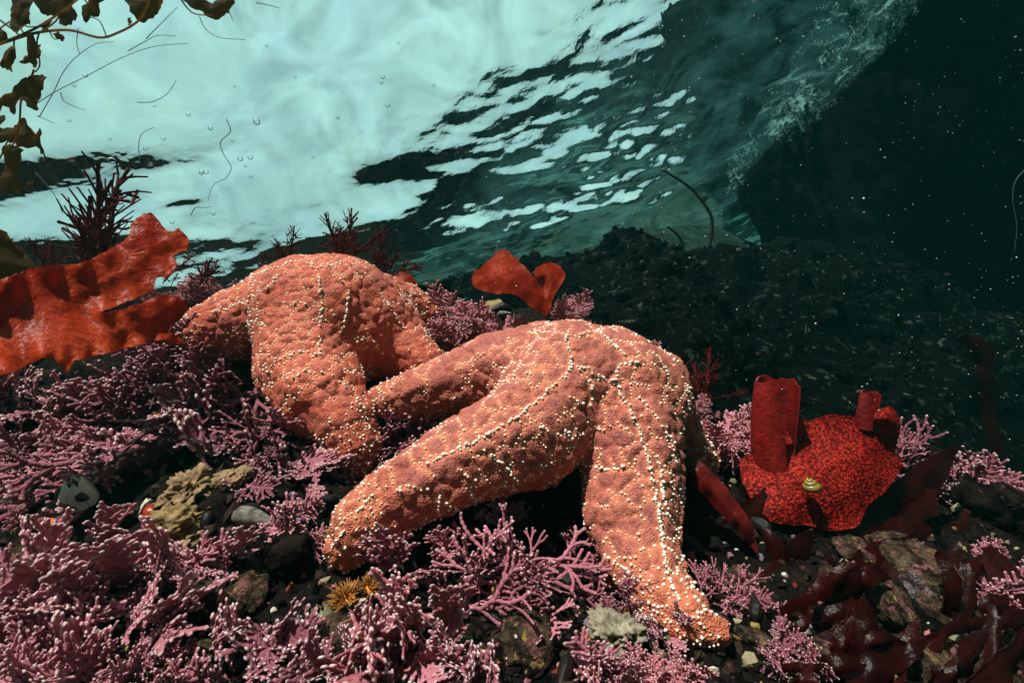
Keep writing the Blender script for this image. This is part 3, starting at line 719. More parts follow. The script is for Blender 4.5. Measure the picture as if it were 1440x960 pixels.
BT = [(135, 390, 150, 8, .36, .76, 'tall spiky maroon seaweed bush behind the long red blade'), (70, 385, 74, 4, .45, .76, 'small thin maroon seaweed sprig at the left, beside the tall bush'),
      (285, 402, 66, 7, .9, .80, 'dark feathery seaweed clump above the rose coralline at the left'), (235, 400, 50, 4, .9, .80, 'dark feathery seaweed bit showing behind the red blade tip'),
      (402, 376, 70, 4, .5, .82, 'forked dark sprig rising behind the back sea star crown'), (478, 376, 74, 6, .6, .82, 'dark red seaweed sprig right of the back sea star crown'),
      (545, 396, 62, 6, .8, .84, 'maroon seaweed sprig leaning right behind the back sea star'), (365, 385, 34, 3, .6, .82, 'tiny dark sprig left of the back sea star crown'),
      (990, 560, 66, 8, 1.1, .78, 'dim reddish bush behind the front sea star right shoulder')]
for (px, py, rad, n_, spr, dp, ph) in BT:
    tuft('red_seaweed', ph, 'seaweed', 'dark branching seaweeds along the crest', px, py, rad, 'bush', 'maroon_bush', n_, (.05 if px < 500 else .35, 1), spr, rgc, depth=dp, fwd=-.1, jit=.16)
# ------------------------------------------------------------------ blades of seaweed
def blade_mesh(name, out, step=7.0, bulge=0.0, ruf=0.004, rs=18, thick=.0016, seed=0, closed_smooth=True, edge=1.2, curl=0.0, lean=0.0):
    """a leaf with its own curvature: outline rows (px, py, distance)"""
    rg = np.random.default_rng(seed + 900)
    O = np.array(out, float); n = len(O)
    if closed_smooth:
        E = np.vstack([O[-1], O, O[0], O[1]]); P = []
        for i in range(n):
            a, b, c, d = E[i], E[i + 1], E[i + 2], E[i + 3] if i + 3 < len(E) else O[(i + 2) % n]
            m_ = max(2, int(np.linalg.norm((c - b)[:2]) / step))
            for u in np.arange(m_) / m_:
                P.append(0.5 * (2 * b + (c - a) * u + (2 * a - 5 * b + 4 * c - d) * u * u + (3 * b - a - 3 * c + d) * u ** 3))
        P = np.array(P)
    else: P = O
    P[:, :2] += rg.normal(0, edge, (len(P), 2)) * .5
    bx = P[:, :2]; lo, hi = bx.min(0), bx.max(0)
    gx_, gy_ = np.meshgrid(np.arange(lo[0], hi[0], step), np.arange(lo[1], hi[1], step)); gx_[1::2] += step / 2
    G = np.stack([gx_.ravel(), gy_.ravel()], 1) + rg.normal(0, step * .12, (gx_.size, 2))
    A = bx; B = np.roll(bx, -1, 0)
    ins = np.zeros(len(G), bool); dmin = np.full(len(G), 1e9)
    for a, b in zip(A, B):
        cr = ((a[1] > G[:, 1]) != (b[1] > G[:, 1])) & (G[:, 0] < (b[0] - a[0]) * (G[:, 1] - a[1]) / (b[1] - a[1] + 1e-12) + a[0]); ins ^= cr
        t = np.clip(((G - a) @ (b - a)) / ((b - a) @ (b - a) + 1e-9), 0, 1); dmin = np.minimum(dmin, np.linalg.norm(G - a - t[:, None] * (b - a), axis=1))
    k = ins & (dmin > step * .45); G = G[k]; dm = np.r_[np.zeros(len(bx)), dmin[k]]
    allp = np.vstack([bx, G])
    v2, _, f2, ov, _, _ = geometry.delaunay_2d_cdt([Vector(p) for p in allp], [(i, (i + 1) % len(bx)) for i in range(len(bx))], [], 2, 1e-6)
    v2 = np.array([v[:] for v in v2]); dmm = np.array([max([dm[i] for i in o] or [0]) for o in ov])
    d2 = ((v2[:, None] - O[None, :, :2]) ** 2).sum(2) + 40; wgt = 1 / d2 ** 1.3; dep = (wgt * O[None, :, 2]).sum(1) / wgt.sum(1)
    mx_ = max(dmm.max(), 1)
    dep = dep + lean * (O[:, 1].mean() - v2[:, 1]) / 100; q_ = dmm / mx_; dep = dep - bulge * q_ * q_ * (3 - 2 * q_)
    Cc = np.stack([(v2[:, 0] - 720) / FPX * dep, (480 - v2[:, 1]) / FPX * dep, dep], 1)
    off = ruf * fbm(Cc * [1, 1, .3], rs, 3, seed) + curl * np.exp(-dmm / 5.0) * vnoise(Cc, 40, seed + 3)
    Cc[:, 2] += off
    return Cc, [tuple(f) for f in f2 if len(f) >= 3]
def blade(name, label, cat, mat, parts, group=None, th=.0016, **kw):
    """parts: list of (part name, outline); one outline gives a single mesh"""
    res = []
    for k, (pn, out) in enumerate(parts):
        Cc, F = blade_mesh(pn, out, seed=abs(hash(label[:9])) % 1 + len(label) + k * 3, **kw); res.append((pn, W(Cc), F))
    allw = np.vstack([r_[1] for r_ in res]); base = allw[np.argmin(allw[:, 2])].copy()
    if len(res) == 1:
        o = obj(name, shell(name, res[0][1] - base, res[0][2], th), mat, loc=base); return tag(o, label, cat, group)
    root = empty(name, base); tag(root, label, cat, group)
    for pn, wv, F in res:
        obj(pn, shell(pn, wv - base, F, th), mat, root)
    return root
def tube(pts, rad, k=7):                # rows in right/up/forward -> verts, faces
    P = np.array(pts, float); n = len(P); rad = np.broadcast_to(rad, (n,)); T = unit(np.gradient(P, axis=0))
    V, F = [], []; ref = np.array([.31, .22, .92])
    for i in range(n):
        s_ = unit(np.cross(T[i], ref)); b_ = np.cross(T[i], s_)
        for a in range(k): an = 2 * math.pi * a / k; V.append(P[i] + rad[i] * (s_ * math.cos(an) + b_ * math.sin(an)))
    for i in range(n - 1):
        for a in range(k): c = (a + 1) % k; F.append((i * k + a, i * k + c, (i + 1) * k + c, (i + 1) * k + a))
    F.append(tuple(range(k))[::-1]); F.append(tuple(range((n - 1) * k, n * k))); return np.array(V), F
def ribbon_out(pts, wd):                # a strap's outline from its middle line (px, py, distance) and half widths
    P = spline(pts, 14); wv = np.interp(np.linspace(0, 1, 14), np.linspace(0, 1, len(wd)), wd)
    t = unit(np.gradient(P[:, :2], axis=0)); nn = np.stack([-t[:, 1], t[:, 0]], 1)
    return [(*(P[i, :2] + nn[i] * wv[i]), P[i, 2]) for i in range(14)] + [(*(P[i, :2] - nn[i] * wv[i]), P[i, 2] + .006) for i in range(13, -1, -1)]
L = [(-40, 402, .43), (0, 392, .45), (60, 375, .48), (110, 371, .50), (142, 358, .52), (178, 336, .54), (188, 312, .55), (206, 300, .56), (222, 307, .565), (236, 326, .565), (250, 321, .57), (263, 334, .575), (262, 352, .575),
     (246, 358, .57), (249, 372, .565), (236, 389, .555), (221, 390, .55), (213, 406, .545), (180, 424, .53), (142, 440, .51), (178, 434, .525), (212, 419, .545), (240, 416, .56), (263, 430, .575), (252, 450, .57), (238, 466, .56), (256, 478, .57), (248, 485, .565),
     (224, 478, .55), (190, 487, .53), (140, 500, .50), (106, 507, .48), (90, 523, .47), (78, 511, .465), (58, 504, .455), (0, 529, .43), (-45, 545, .41)]
blade('red_blade_seaweed', 'long wet orange red seaweed blade jutting in from the left edge', 'seaweed', MAT['red'], [('blade', L)], bulge=.010, ruf=.0035, rs=8, th=.0011, curl=.003, edge=1.8, step=5, lean=.018)
blade('red_blade_seaweed', 'pair of upright orange red blades on the crest behind the front sea star', 'seaweed', MAT['red_mid'],
      [('blade', [(768, 444, .70), (746, 432, .69), (726, 414, .68), (702, 413, .67), (682, 410, .665), (665, 400, .66), (668, 382, .665), (688, 366, .68), (700, 353, .69), (713, 352, .69), (731, 368, .69), (749, 388, .69), (762, 406, .695), (770, 430, .70)]),
       ('blade', [(768, 446, .70), (763, 425, .705), (763, 402, .71), (752, 390, .70), (752, 379, .70), (766, 371, .71), (783, 370, .72), (794, 386, .72), (788, 402, .715), (777, 422, .71), (774, 444, .70)])], bulge=.006, ruf=.006, rs=18, step=3.5, curl=.003, edge=1.6, th=.0010, lean=.03)
blade('red_blade_seaweed', 'small dull red blade poking up behind the back sea star', 'seaweed', MAT['red_mid'], [('blade', [(549, 394, .80), (564, 383, .80), (581, 389, .80), (589, 406, .80), (590, 428, .80), (572, 424, .80), (556, 408, .80)])], bulge=.012, step=4)
towel = [(1040, 650, .57), (1062, 636, .56), (1078, 622, .56), (1092, 604, .565), (1112, 590, .57), (1140, 591, .57), (1166, 583, .575), (1196, 585, .575), (1226, 588, .58), (1250, 594, .585), (1263, 602, .585), (1259, 638, .57), (1268, 652, .57), (1252, 680, .555), (1222, 710, .545),
         (1206, 734, .54), (1186, 743, .535), (1160, 745, .535), (1138, 738, .535), (1108, 736, .53), (1078, 728, .53), (1050, 692, .545)]
tw = blade('red_blade_seaweed', 'broad bright red pebbled seaweed blade with a striped snail on it', 'seaweed', MAT['red_towel'], [('blade', towel), ('blade_rim', [(1226, 589, .575), (1238, 576, .575), (1254, 574, .58), (1264, 590, .585), (1262, 604, .585), (1244, 602, .58)])], bulge=.020, ruf=.005, rs=22, step=5, th=.003, curl=.003, lean=.02)
def roll(pts, r0, r1, name, parent):    # an open curled tube of blade
    P = spline([C(*p) for p in pts], 16); n = len(P); V, F = [], []; k = 30
    for i in range(n):
        f = i / (n - 1); rr = (r0 + (r1 - r0) * f) / FPX * P[i, 2]
        for a in range(k):
            an = 5.5 * a / (k - 1) - .7; w_ = rr * (1 + .07 * math.sin(2 * an + 3 * f) + .04 * math.sin(3 * an - 4 * f) + .10 * f * f * math.sin(5 * an))
            V.append(P[i] + np.array([w_ * math.cos(an), .25 * w_ * math.sin(an) + (rr * (.09 * math.sin(4 * an) + .06 * math.sin(9 * an)) * max(0, f - .8) * 5), w_ * math.sin(an)]))
    for i in range(n - 1):
        for a in range(k - 1): F.append((i * k + a, i * k + a + 1, (i + 1) * k + a + 1, (i + 1) * k + a))
    obj(name, shell(name, W(np.array(V)) - np.array(parent.location), F, .002), MAT['red_lobe'], parent)
MAT['red_lobe'] = mat_blade('red_curled_lobe', (0.30, 0.014, 0.012), (0.14, 0.006, 0.006), (0.5, 0.015, 0.012), 0.5, 0.32, 0.3, 160.0, 0.35)
roll([(1088, 652, .565), (1088, 610, .565), (1090, 570, .565), (1093, 537, .565)], 28, 25, 'curled_lobe', tw)
roll([(1216, 600, .585), (1220, 575, .585), (1224, 552, .585)], 12, 10, 'curled_lobe', tw)
MB_ = MAT['maroon']
GB = 'maroon blades at the lower right'
blade('red_ribbon_seaweed', 'dark red strap leaning right from the front sea star', 'seaweed', MAT['maroon_lit'] if 'maroon_lit' in MAT else mat_blade('dark_red_strap', (0.17, 0.012, 0.010), (0.09, 0.006, 0.006), (0.3, 0.01, 0.008), 0.0, 0.25, 0.3),
      [('blade', [(948, 634, .50), (958, 629, .50), (968, 636, .495), (1000, 662, .485), (1030, 698, .475), (1056, 738, .465), (1066, 776, .46), (1050, 762, .465), (1028, 738, .47), (988, 694, .48), (962, 664, .49)])], bulge=.006, ruf=.006)
DB = [('wide dark maroon blade running diagonally below the pebbled red blade', [(1344, 628, .62), (1348, 644, .62), (1322, 682, .60), (1300, 726, .57), (1262, 764, .54), (1204, 806, .50), (1152, 856, .47), (1104, 896, .44), (1078, 872, .45), (1122, 800, .49), (1182, 748, .52), (1242, 692, .57), (1292, 650, .60)]),
      ('forked maroon blade standing at the bottom right', [(1206, 852, .345), (1218, 846, .345), (1230, 856, .345), (1240, 886, .34), (1262, 905, .34), (1296, 892, .345), (1314, 884, .345), (1286, 918, .335), (1246, 952, .325), (1226, 990, .31), (1190, 990, .31), (1194, 920, .335)]),
      ('short curled maroon blade with a grey underside below the strap', [(1074, 744, .47), (1090, 750, .465), (1106, 776, .46), (1108, 800, .455), (1098, 818, .455), (1090, 790, .46), (1078, 770, .465)]),
      ('upright maroon blade left of the wide diagonal blade', [(1066, 880, .43), (1072, 820, .44), (1096, 770, .455), (1126, 748, .47), (1150, 752, .475), (1128, 790, .465), (1098, 850, .445), (1090, 890, .43)]),
      ('narrow maroon strap curving under the forked blade', ribbon_out([(1085, 985, .33), (1130, 930, .345), (1170, 895, .36), (1196, 850, .375)], [6, 12, 13, 4])),
      ('thin maroon strap lying flat left of the forked blade', ribbon_out([(1080, 968, .33), (1120, 938, .345), (1165, 905, .36), (1205, 888, .37)], [3, 8, 8, 3])),
      ('maroon strap crossing above the forked blade', ribbon_out([(1128, 866, .40), (1170, 858, .40), (1210, 862, .40), (1260, 858, .41)], [3, 6, 6, 3])),
      ('maroon blade sweeping to the right edge', ribbon_out([(1290, 925, .36), (1340, 885, .385), (1390, 868, .41), (1450, 862, .43)], [4, 11, 12, 8])),
      ('maroon strap rising to the right above the sweeping blade', ribbon_out([(1262, 880, .42), (1310, 838, .45), (1360, 806, .48), (1400, 790, .50)], [6, 16, 14, 4])),
      ('maroon blade upright near the lower right corner', ribbon_out([(1392, 990, .35), (1398, 940, .36), (1400, 890, .375), (1396, 850, .39)], [14, 16, 14, 4])),
      ('broad maroon blade at the right edge', ribbon_out([(1460, 900, .40), (1440, 850, .43), (1410, 800, .47), (1392, 770, .50)], [26, 28, 20, 6])),
      ('dull red blade with a bright fold below the pebbled blade', ribbon_out([(1255, 785, .50), (1278, 750, .53), (1300, 716, .56), (1318, 690, .58)], [16, 22, 18, 5])),
      ('maroon blade in the shade beneath the strap', ribbon_out([(1000, 775, .49), (1030, 745, .50), (1060, 720, .515), (1085, 690, .53)], [10, 20, 20, 8])),
      ('dark maroon blade left of the upright blade', ribbon_out([(1062, 900, .42), (1056, 850, .44), (1042, 800, .46), (1036, 768, .475)], [10, 18, 16, 5])),
      ('short maroon blade at the standing arm foot', ribbon_out([(1080, 925, .39), (1078, 895, .40), (1082, 865, .415), (1092, 842, .43)], [10, 13, 11, 3])),
      ('maroon blade along the bottom edge right of the fork', ribbon_out([(1290, 985, .33), (1330, 950, .345), (1368, 915, .365), (1392, 885, .38)], [6, 14, 13, 4])),
      ('faint red blade rising from the far right rocks', ribbon_out([(1396, 640, .98), (1390, 560, .97), (1382, 495, .96), (1352, 472, .95)], [10, 12, 14, 5])),
      ('dim red blade in the shade right of the wide blade', ribbon_out([(1372, 740, .66), (1380, 715, .67), (1392, 695, .68), (1400, 672, .69)], [8, 12, 10, 4])),
      ('wide maroon blade lying over the mottled stones', ribbon_out([(1120, 850, .44), (1190, 815, .455), (1250, 790, .475), (1310, 745, .50)], [8, 24, 26, 8])),
      ('maroon blade drooping over the large pale stone', ribbon_out([(1230, 775, .50), (1262, 800, .46), (1300, 838, .435), (1330, 850, .425)], [6, 18, 14, 3])),
      ('maroon blade lying along the bottom, left of the forked blade', ribbon_out([(1040, 975, .33), (1090, 940, .34), (1140, 930, .35), (1196, 940, .35)], [5, 12, 15, 5])),
      ('maroon strap hugging the bottom edge near the right corner', ribbon_out([(1320, 985, .335), (1370, 960, .345), (1420, 915, .365), (1455, 880, .38)], [6, 18, 20, 10])),
      ('maroon blade rising from the stones at the right', ribbon_out([(1330, 905, .40), (1352, 860, .42), (1360, 825, .44), (1352, 788, .46)], [8, 18, 17, 4])),
      ('maroon blade standing beside the tan pebble', ribbon_out([(1150, 900, .40), (1142, 860, .415), (1150, 820, .435), (1172, 785, .455)], [8, 16, 17, 5])),
      ('dim maroon blade far right above the corner', ribbon_out([(1300, 800, .55), (1330, 770, .58), (1350, 745, .60), (1360, 720, .62)], [10, 16, 12, 4]))]
for lb, out in DB:
    blade('maroon_blade_seaweed', lb, 'seaweed', MAT['maroon'], [('blade', out)], GB, bulge=.003, ruf=.010, rs=14, curl=.006, edge=2.4, th=.0010)
rgt = np.random.default_rng(58)
for k in range(22):                     # the tangle of straps over the stones
    px, py = rgt.uniform(1070, 1430), rgt.uniform(800, 965); g = ground(px, py); d0 = g[0][2]; an = rgt.uniform(-.2, 1.5); ln = rgt.uniform(60, 120); wd = rgt.uniform(7, 17); bow = rgt.normal(0, 14)
    ux_, uy_ = math.cos(an), -math.sin(an); mid = [(px - ux_ * ln * .5, py - uy_ * ln * .5, d0 - .012), (px - ux_ * ln * .15 - uy_ * bow, py - uy_ * ln * .15 + ux_ * bow, d0 - .03), (px + ux_ * ln * .2 - uy_ * bow, py + uy_ * ln * .2 + ux_ * bow, d0 - .034), (px + ux_ * ln * .5, py + uy_ * ln * .5, d0 - .022)]
    Cc, F = blade_mesh('blade', ribbon_out(mid, [wd * .4, wd, wd, wd * .25]), bulge=.003, ruf=.010, rs=16, curl=.006, edge=2.4, seed=200 + k); wv_ = W(Cc); b_ = wv_[np.argmin(wv_[:, 2])].copy()
    tag(obj('maroon_blade_seaweed', shell('maroon_blade_seaweed', wv_ - b_, F, .001), MAT['maroon'], loc=b_), 'glossy dark maroon strap tangled over the stones at the lower right', 'seaweed', 'tangled maroon straps')
# ------------------------------------------------------------------ kelp hanging at the upper left
def kelp_plant(label, stems, leaves, dep):
    data = []
    for pts, r0, r1 in stems:
        P = spline([C(x, y, d) for x, y, d in pts], 30); data.append(('stipe',) + tube(P, np.linspace(r0, r1, 30)))
    allw = W(np.vstack([d_[1] for d_ in data])); base = allw[np.argmax(allw[:, 2])].copy()
    root = empty('kelp', base); tag(root, label, 'kelp', 'olive kelp at the upper left')
    for nm, V, F in data: obj(nm, mesh_np(nm, W(V) - base, F), MAT['kelp'], root)
    for k, out in enumerate(leaves):
        Cc, F = blade_mesh('leaf', [(x, y, dep + .02 * math.sin(k * 1.7) + .0003 * (x - 60)) for x, y in out], step=4, bulge=.002, ruf=.012, rs=20, seed=40 + k, curl=.006, edge=2.2)
        obj('leaf', shell('leaf', W(Cc) - base, F, .0008), MAT['kelp'], root)
def oval(x, y, a, b, th=0.0, n=12):
    return [(x + a * math.cos(t) * math.cos(th) - b * math.sin(t) * math.sin(th), y + a * math.cos(t) * math.sin(th) + b * math.sin(t) * math.cos(th)) for t in np.linspace(0, 2 * math.pi, n, endpoint=False)]
q = .64
kelp_plant('olive kelp branch with many small leaves along the top left corner',
    [([(-30, 70, q), (0, 62, q), (30, 52, q), (60, 45, q), (100, 43, q), (138, 53, q), (162, 48, q), (196, 28, q), (215, -10, q)], .0019, .0012), ([(10, 58, q), (50, 40, q), (85, 18, q), (115, -5, q)], .0016, .001),
     ([(-20, 15, q), (10, 36, q), (30, 52, q)], .0014, .001), ([(250, -8, q), (262, 10, q), (275, 20, q), (300, 22, q)], .0012, .0006), ([(55, 46, q), (52, 62, q), (56, 90, q), (50, 102, q)], .001, .0007), ([(20, 56, q), (18, 75, q), (10, 90, q)], .001, .0006), ([(124, 5, q), (110, -8, q)], .001, .0008),
     ([(60, 44, q), (80, 28, q), (84, 10, q), (70, -10, q)], .001, .0007), ([(0, 40, q), (18, 30, q), (40, 38, q), (64, 36, q)], .0009, .0006), ([(35, 50, q), (28, 35, q), (32, 10, q), (25, -10, q)], .0009, .0006), ([(150, 52, q), (140, 30, q), (126, 24, q)], .0008, .0005), ([(70, 45, q), (76, 55, q), (86, 54, q)], .0008, .0005)],
    [[(8, -12), (42, -12), (40, 10), (34, 34), (26, 48), (14, 36), (9, 16)], [(46, -14), (118, -12), (108, 10), (116, 28), (98, 38), (88, 37), (82, 22), (62, 20), (50, 8)], oval(124, 20, 7, 13, .1), [(140, -8), (154, -8), (148, 14), (140, 27), (132, 20)],
     [(172, -10), (238, -12), (228, 4), (216, 20), (200, 32), (188, 22), (182, 8)], [(258, -6), (282, -4), (300, 6), (322, -4), (332, 4), (322, 18), (304, 28), (290, 22), (270, 12)], oval(46, 70, 7, 22, .06), oval(86, 53, 4, 7, -.8), oval(30, 76, 4, 12, .5), oval(182, 30, 3, 6, .1), oval(33, 25, 7, 9),
     oval(10, 80, 10, 18, .5), [(-20, 40), (4, 42), (14, 56), (-4, 66), (-20, 62)], oval(54, 74, 3, 11, .1), oval(12, 92, 3, 7, -.2), oval(70, 38, 4, 9, .7)], q)
q = .66
kelp_plant('ragged olive kelp strand hanging down the left edge',
    [([(48, 98, q), (40, 120, q), (30, 140, q), (28, 165, q), (24, 190, q), (14, 215, q), (12, 240, q)], .0013, .0009), ([(-15, 240, q), (0, 222, q), (10, 200, q), (25, 180, q)], .0011, .0008)],
    [[(40, 106), (52, 102), (60, 104), (59, 118), (52, 132), (46, 154), (38, 148), (28, 140), (22, 150), (18, 162), (10, 150), (-6, 158), (4, 140), (14, 130), (22, 116)],
     [(-10, 178), (12, 180), (34, 166), (42, 172), (54, 194), (50, 204), (30, 206), (8, 200), (-10, 204)], [(50, 194), (58, 182), (60, 188), (55, 197), (60, 212), (66, 224), (56, 214), (49, 203)],
     [(8, 206), (30, 207), (33, 220), (28, 234), (24, 240), (30, 254), (30, 264), (18, 271), (6, 268), (1, 252), (6, 226)], oval(38, 258, 5, 4), [(-8, 165), (10, 163), (14, 172), (4, 176), (-8, 172)]], q)
blade('kelp', 'big olive kelp leaf rounded like a hump at the left edge', 'kelp', MAT['kelp'], [('leaf', [(-60, 322, .66), (0, 322, .68), (18, 338, .69), (36, 356, .70), (50, 376, .70), (46, 395, .69), (0, 405, .66), (-60, 410, .62)])], bulge=.03)
for lb, pts in (('tall curved dark stalk standing against the green water', [(990, 372, 1.72), (996, 350, 1.72), (1001, 325, 1.72), (1000, 304, 1.72), (988, 284, 1.72), (968, 262, 1.72), (930, 238, 1.72)]), ('short curved dark stalk left of the tall one', [(958, 372, 1.7), (961, 352, 1.7), (955, 333, 1.7), (938, 318, 1.7)])):
    P = spline([C(*p) for p in pts], 40); V, F = tube(P, np.linspace(.0085, .004, 40) * (1 + .25 * vnoise(P, 60, 3))); b_ = W(P[0])
    tag(obj('kelp_stalk', mesh_np('kelp_stalk', W(V) - b_, F), MAT['mussel'], loc=b_), lb, 'kelp stalk', 'dark stalks behind the ridge')
# ------------------------------------------------------------------ shells, stones and small animals
def frame_at(px, py, rg, lift=0.0):
    g = ground(px, py)
    if g is None: return None
    return g[0] + g[1] * lift, g[1]
def basis(nrm, ang):
    e1 = unit(np.cross(nrm, [0, 0, 1.0])); e2 = np.cross(nrm, e1); a = e1 * math.cos(ang) + e2 * math.sin(ang); return a, np.cross(nrm, a), nrm
def mtx(c, xx, yy, zz, s, base=None):
    ml = Matrix.Identity(4); cols = (W(xx) * s, W(yy) * s, W(zz) * s); o3 = W(c) - (0 if base is None else base)
    for a in range(3):
        for b in range(3): ml[a][b] = cols[b][a]
        ml[a][3] = o3[a]
    return ml
def valve_mesh(sgn):                    # half a mussel, beak at the origin, length 1 along x
    V, F = [], []; nu, nv = 14, 9
    for i in range(nu):
        u = i / (nu - 1); up_ = .30 * math.sin(math.pi * min(1, u ** .62)) * (1 - .12 * u); dn = .17 * math.sin(math.pi * min(1, u ** .8)); th = .17 * math.sin(math.pi * u ** .6) ** .8 + .004
        for j in range(nv):
            t = j / (nv - 1); y = -dn + (up_ + dn) * t; z = th * math.sqrt(max(0, 1 - (2 * t - 1) ** 2)) * (1 + .03 * math.sin(u * 40))
            V.append((u, y, sgn * z + sgn * .004))
    for i in range(nu - 1):
        for j in range(nv - 1):
            q = (i * nv + j, i * nv + j + 1, (i + 1) * nv + j + 1, (i + 1) * nv + j); F.append(q if sgn < 0 else q[::-1])
    return mesh_np('valve', np.array(V), F)
va, vb = valve_mesh(1), valve_mesh(-1)
MAT['clam'] = mat_simple('tan_shell', (0.10, 0.065, 0.04), (0.28, 0.20, 0.13), 40, 0.45, 0.3)
MAT['grey_shell'] = mat_simple('grey_shell', (0.07, 0.065, 0.06), (0.24, 0.22, 0.19), 6, 0.4, 0.3)
shellm = {}
for mt in ('mussel', 'clam', 'grey_shell'):
    pr = []
    for v_ in (va, vb):
        c_ = v_.copy(); c_.materials.append(MAT[mt]); pr.append(c_)
    shellm[mt] = pr
def mussel(px, py, size, ang, label, mt='mussel', group='mussels on the reef', tilt=.3, name='mussel'):
    f = frame_at(px, py, None, .004)
    if f is None: return
    c, nn = f; nn = unit(nn + np.array([0, .2, -.3]) * tilt); xx, yy, zz = basis(nn, ang); s = size / FPX * c[2]; base = W(c)
    root = empty(name, base); tag(root, label, 'mussel' if name == 'mussel' else 'clam', group)
    for v_ in shellm[mt]: obj('valve', v_, None, root, mtx=mtx(c, xx, zz, -yy, s, base))
rgm = np.random.default_rng(77)
named = [(85, 700, 60, .3, 'tall black mussel standing beside the white barnacle'), (20, 725, 62, 2.9, 'black mussel lying flat at the left edge'), (330, 730, 74, .2, 'grey ribbed mussel below the plum coralline cushion'),
         (300, 720, 44, 1.5, 'dark mussel beside the yellow sponge'), (720, 432, 42, 3.0, 'round black mussel on the crest below the twin red blades'), (662, 425, 26, .4, 'small black mussel on the crest beside the orange shell'),
         (740, 450, 36, 2.8, 'black mussel touching the front sea star on the crest'), (895, 890, 62, 1.3, 'dark mussel below the standing arm foot'), (800, 935, 66, 1.9, 'large dark mussel at the bottom, right of the coralline spray'),
         (1075, 945, 50, .5, 'dark mussel at the bottom beside the maroon straps'), (640, 430, 30, 1.2, 'dark mussel left on the crest above the rose coralline')]
for px, py, sz, an, lb in named: mussel(px, py, sz, an, lb, 'grey_shell' if lb.startswith('grey') else 'mussel')
mussel(640, 765, 46, 2.2, 'tan clam shell under the front sea star left arm', 'clam', None, name='clam'); mussel(700, 447, 22, .3, 'small grey clam on the crest behind the front sea star', 'grey_shell', None, name='clam')
mussel(1112, 880, 44, 1.0, 'pale grey clam shell among the maroon straps', 'grey_shell', None, name='clam')
for k in range(46):
    px, py = rgm.uniform(0, 1100), rgm.uniform(690, 955)
    mussel(px, py, rgm.uniform(30, 58), rgm.uniform(0, 6.28), 'black mussel half hidden among the coralline on the dark reef', group='half hidden mussels')
def lump(sub, seed, amp, sc, sq=(1, 1, 1)):
    V, F = ico(sub); V = V * (1 + amp * fbm(V + seed, sc, 4, seed) + .10 * amp * np.abs(vnoise(V + seed, 7, seed + 2)) + .12 * amp * (vnoise(V, 14, seed + 5) if sub >= 4 else 0))[:, None] * np.array(sq); return V, F
def place_lump(name, label, cat, mat, px, py, size, seed, amp=.35, sc=1.8, sq=(1, .7, 1), sub=3, group=None, sink=.25, part=None):
    f = frame_at(px, py, None)
    if f is None: return None
    c, nn = f; xx, yy, zz = basis(nn, seed * 1.3); s = size / FPX * c[2]; V, F = lump(sub, seed, amp, sc, (sq[0], sq[2], sq[1]))
    Cw = W(V[:, 0:1] * xx + V[:, 1:2] * yy + V[:, 2:3] * zz) * s; o = obj(name, mesh_np(name, Cw, F), mat, loc=W(c + nn * s * sq[1] * (.5 - sink))); return tag(o, label, cat, group)
MAT['sponge'] = mat_simple('yellow_sponge', (0.10, 0.060, 0.022), (0.26, 0.165, 0.065), 90, 0.7, 0.9, 0.3, 160, .004)
MAT['tan_sponge'] = mat_simple('tan_sponge', (0.12, 0.07, 0.035), (0.28, 0.17, 0.08), 120, 0.7, 0.9, 0.3, 200, .004)
MAT['white_sponge'] = mat_simple('white_frill', (0.10, 0.08, 0.05), (0.28, 0.24, 0.17), 60, 0.6, 0.8, 0.3, 120, .004)
MAT['orange'] = mat_simple('orange_animal', (0.45, 0.10, 0.02), (0.75, 0.25, 0.04), 90, 0.4, 0.5)
MAT['redjelly'] = mat_simple('red_tunicate', (0.12, 0.008, 0.006), (0.28, 0.03, 0.01), 70, 0.25, 0.4, 0.2)
place_lump('sponge', 'yellow ochre sponge mass left of the grey ribbed mussel', 'sponge', MAT['sponge'], 245, 745, 38, 3, .8, 2.2, (1, .6, 1), 5)
place_lump('sponge', 'cream fringe of sponge below the yellow ochre mass', 'sponge', MAT['sponge'], 235, 778, 30, 4, 1.0, 3.2, (1.2, .5, 1), 5)
place_lump('sponge', 'tan frilly sponge above the yellow ochre mass', 'sponge', MAT['tan_sponge'], 268, 692, 28, 5, 1.1, 3.4, (1, .6, 1), 5)
place_lump('sponge', 'flat tan sponge flap under the hanging coralline', 'sponge', MAT['tan_sponge'], 318, 680, 26, 6, .6, 1.9, (.8, .45, 1.3), 5)
place_lump('sponge', 'white frilled sponge at the bottom, left of the standing arm tip', 'sponge', MAT['white_sponge'], 866, 895, 32, 8, 1.1, 3.2, (1, .6, 1), 5)
place_lump('sponge', 'yellow crust of sponge on the crest beside the black mussels', 'sponge', MAT['sponge'], 690, 422, 16, 9, .5, 2.2, (1.5, .6, 1))
place_lump('sponge', 'crusted tan lump at the bottom right', 'sponge', MAT['pale'], 1300, 945, 44, 10, .5, 2.4, (1.4, .6, 1))
place_lump('tunicate', 'glossy red tunicate beside the yellow sponge', 'tunicate', MAT['redjelly'], 214, 722, 12, 12, .2, 1.6, (1, .8, 1.2))
place_lump('tunicate', 'small orange tunicate between the black mussels at the left', 'tunicate', MAT['orange'], 68, 740, 11, 13, .15, 1.6)
place_lump('tunicate', 'dark red tunicate at the left edge above the mussel', 'tunicate', MAT['redjelly'], 28, 690, 9, 14, .3, 1.6)
place_lump('tunicate', 'orange knob right of the coralline spray at the bottom', 'tunicate', MAT['orange'], 820, 905, 13, 15, .3, 1.6)
place_lump('tunicate', 'tiny red knob beneath the standing arm', 'tunicate', MAT['redjelly'], 858, 828, 9, 16, .2, 1.6)
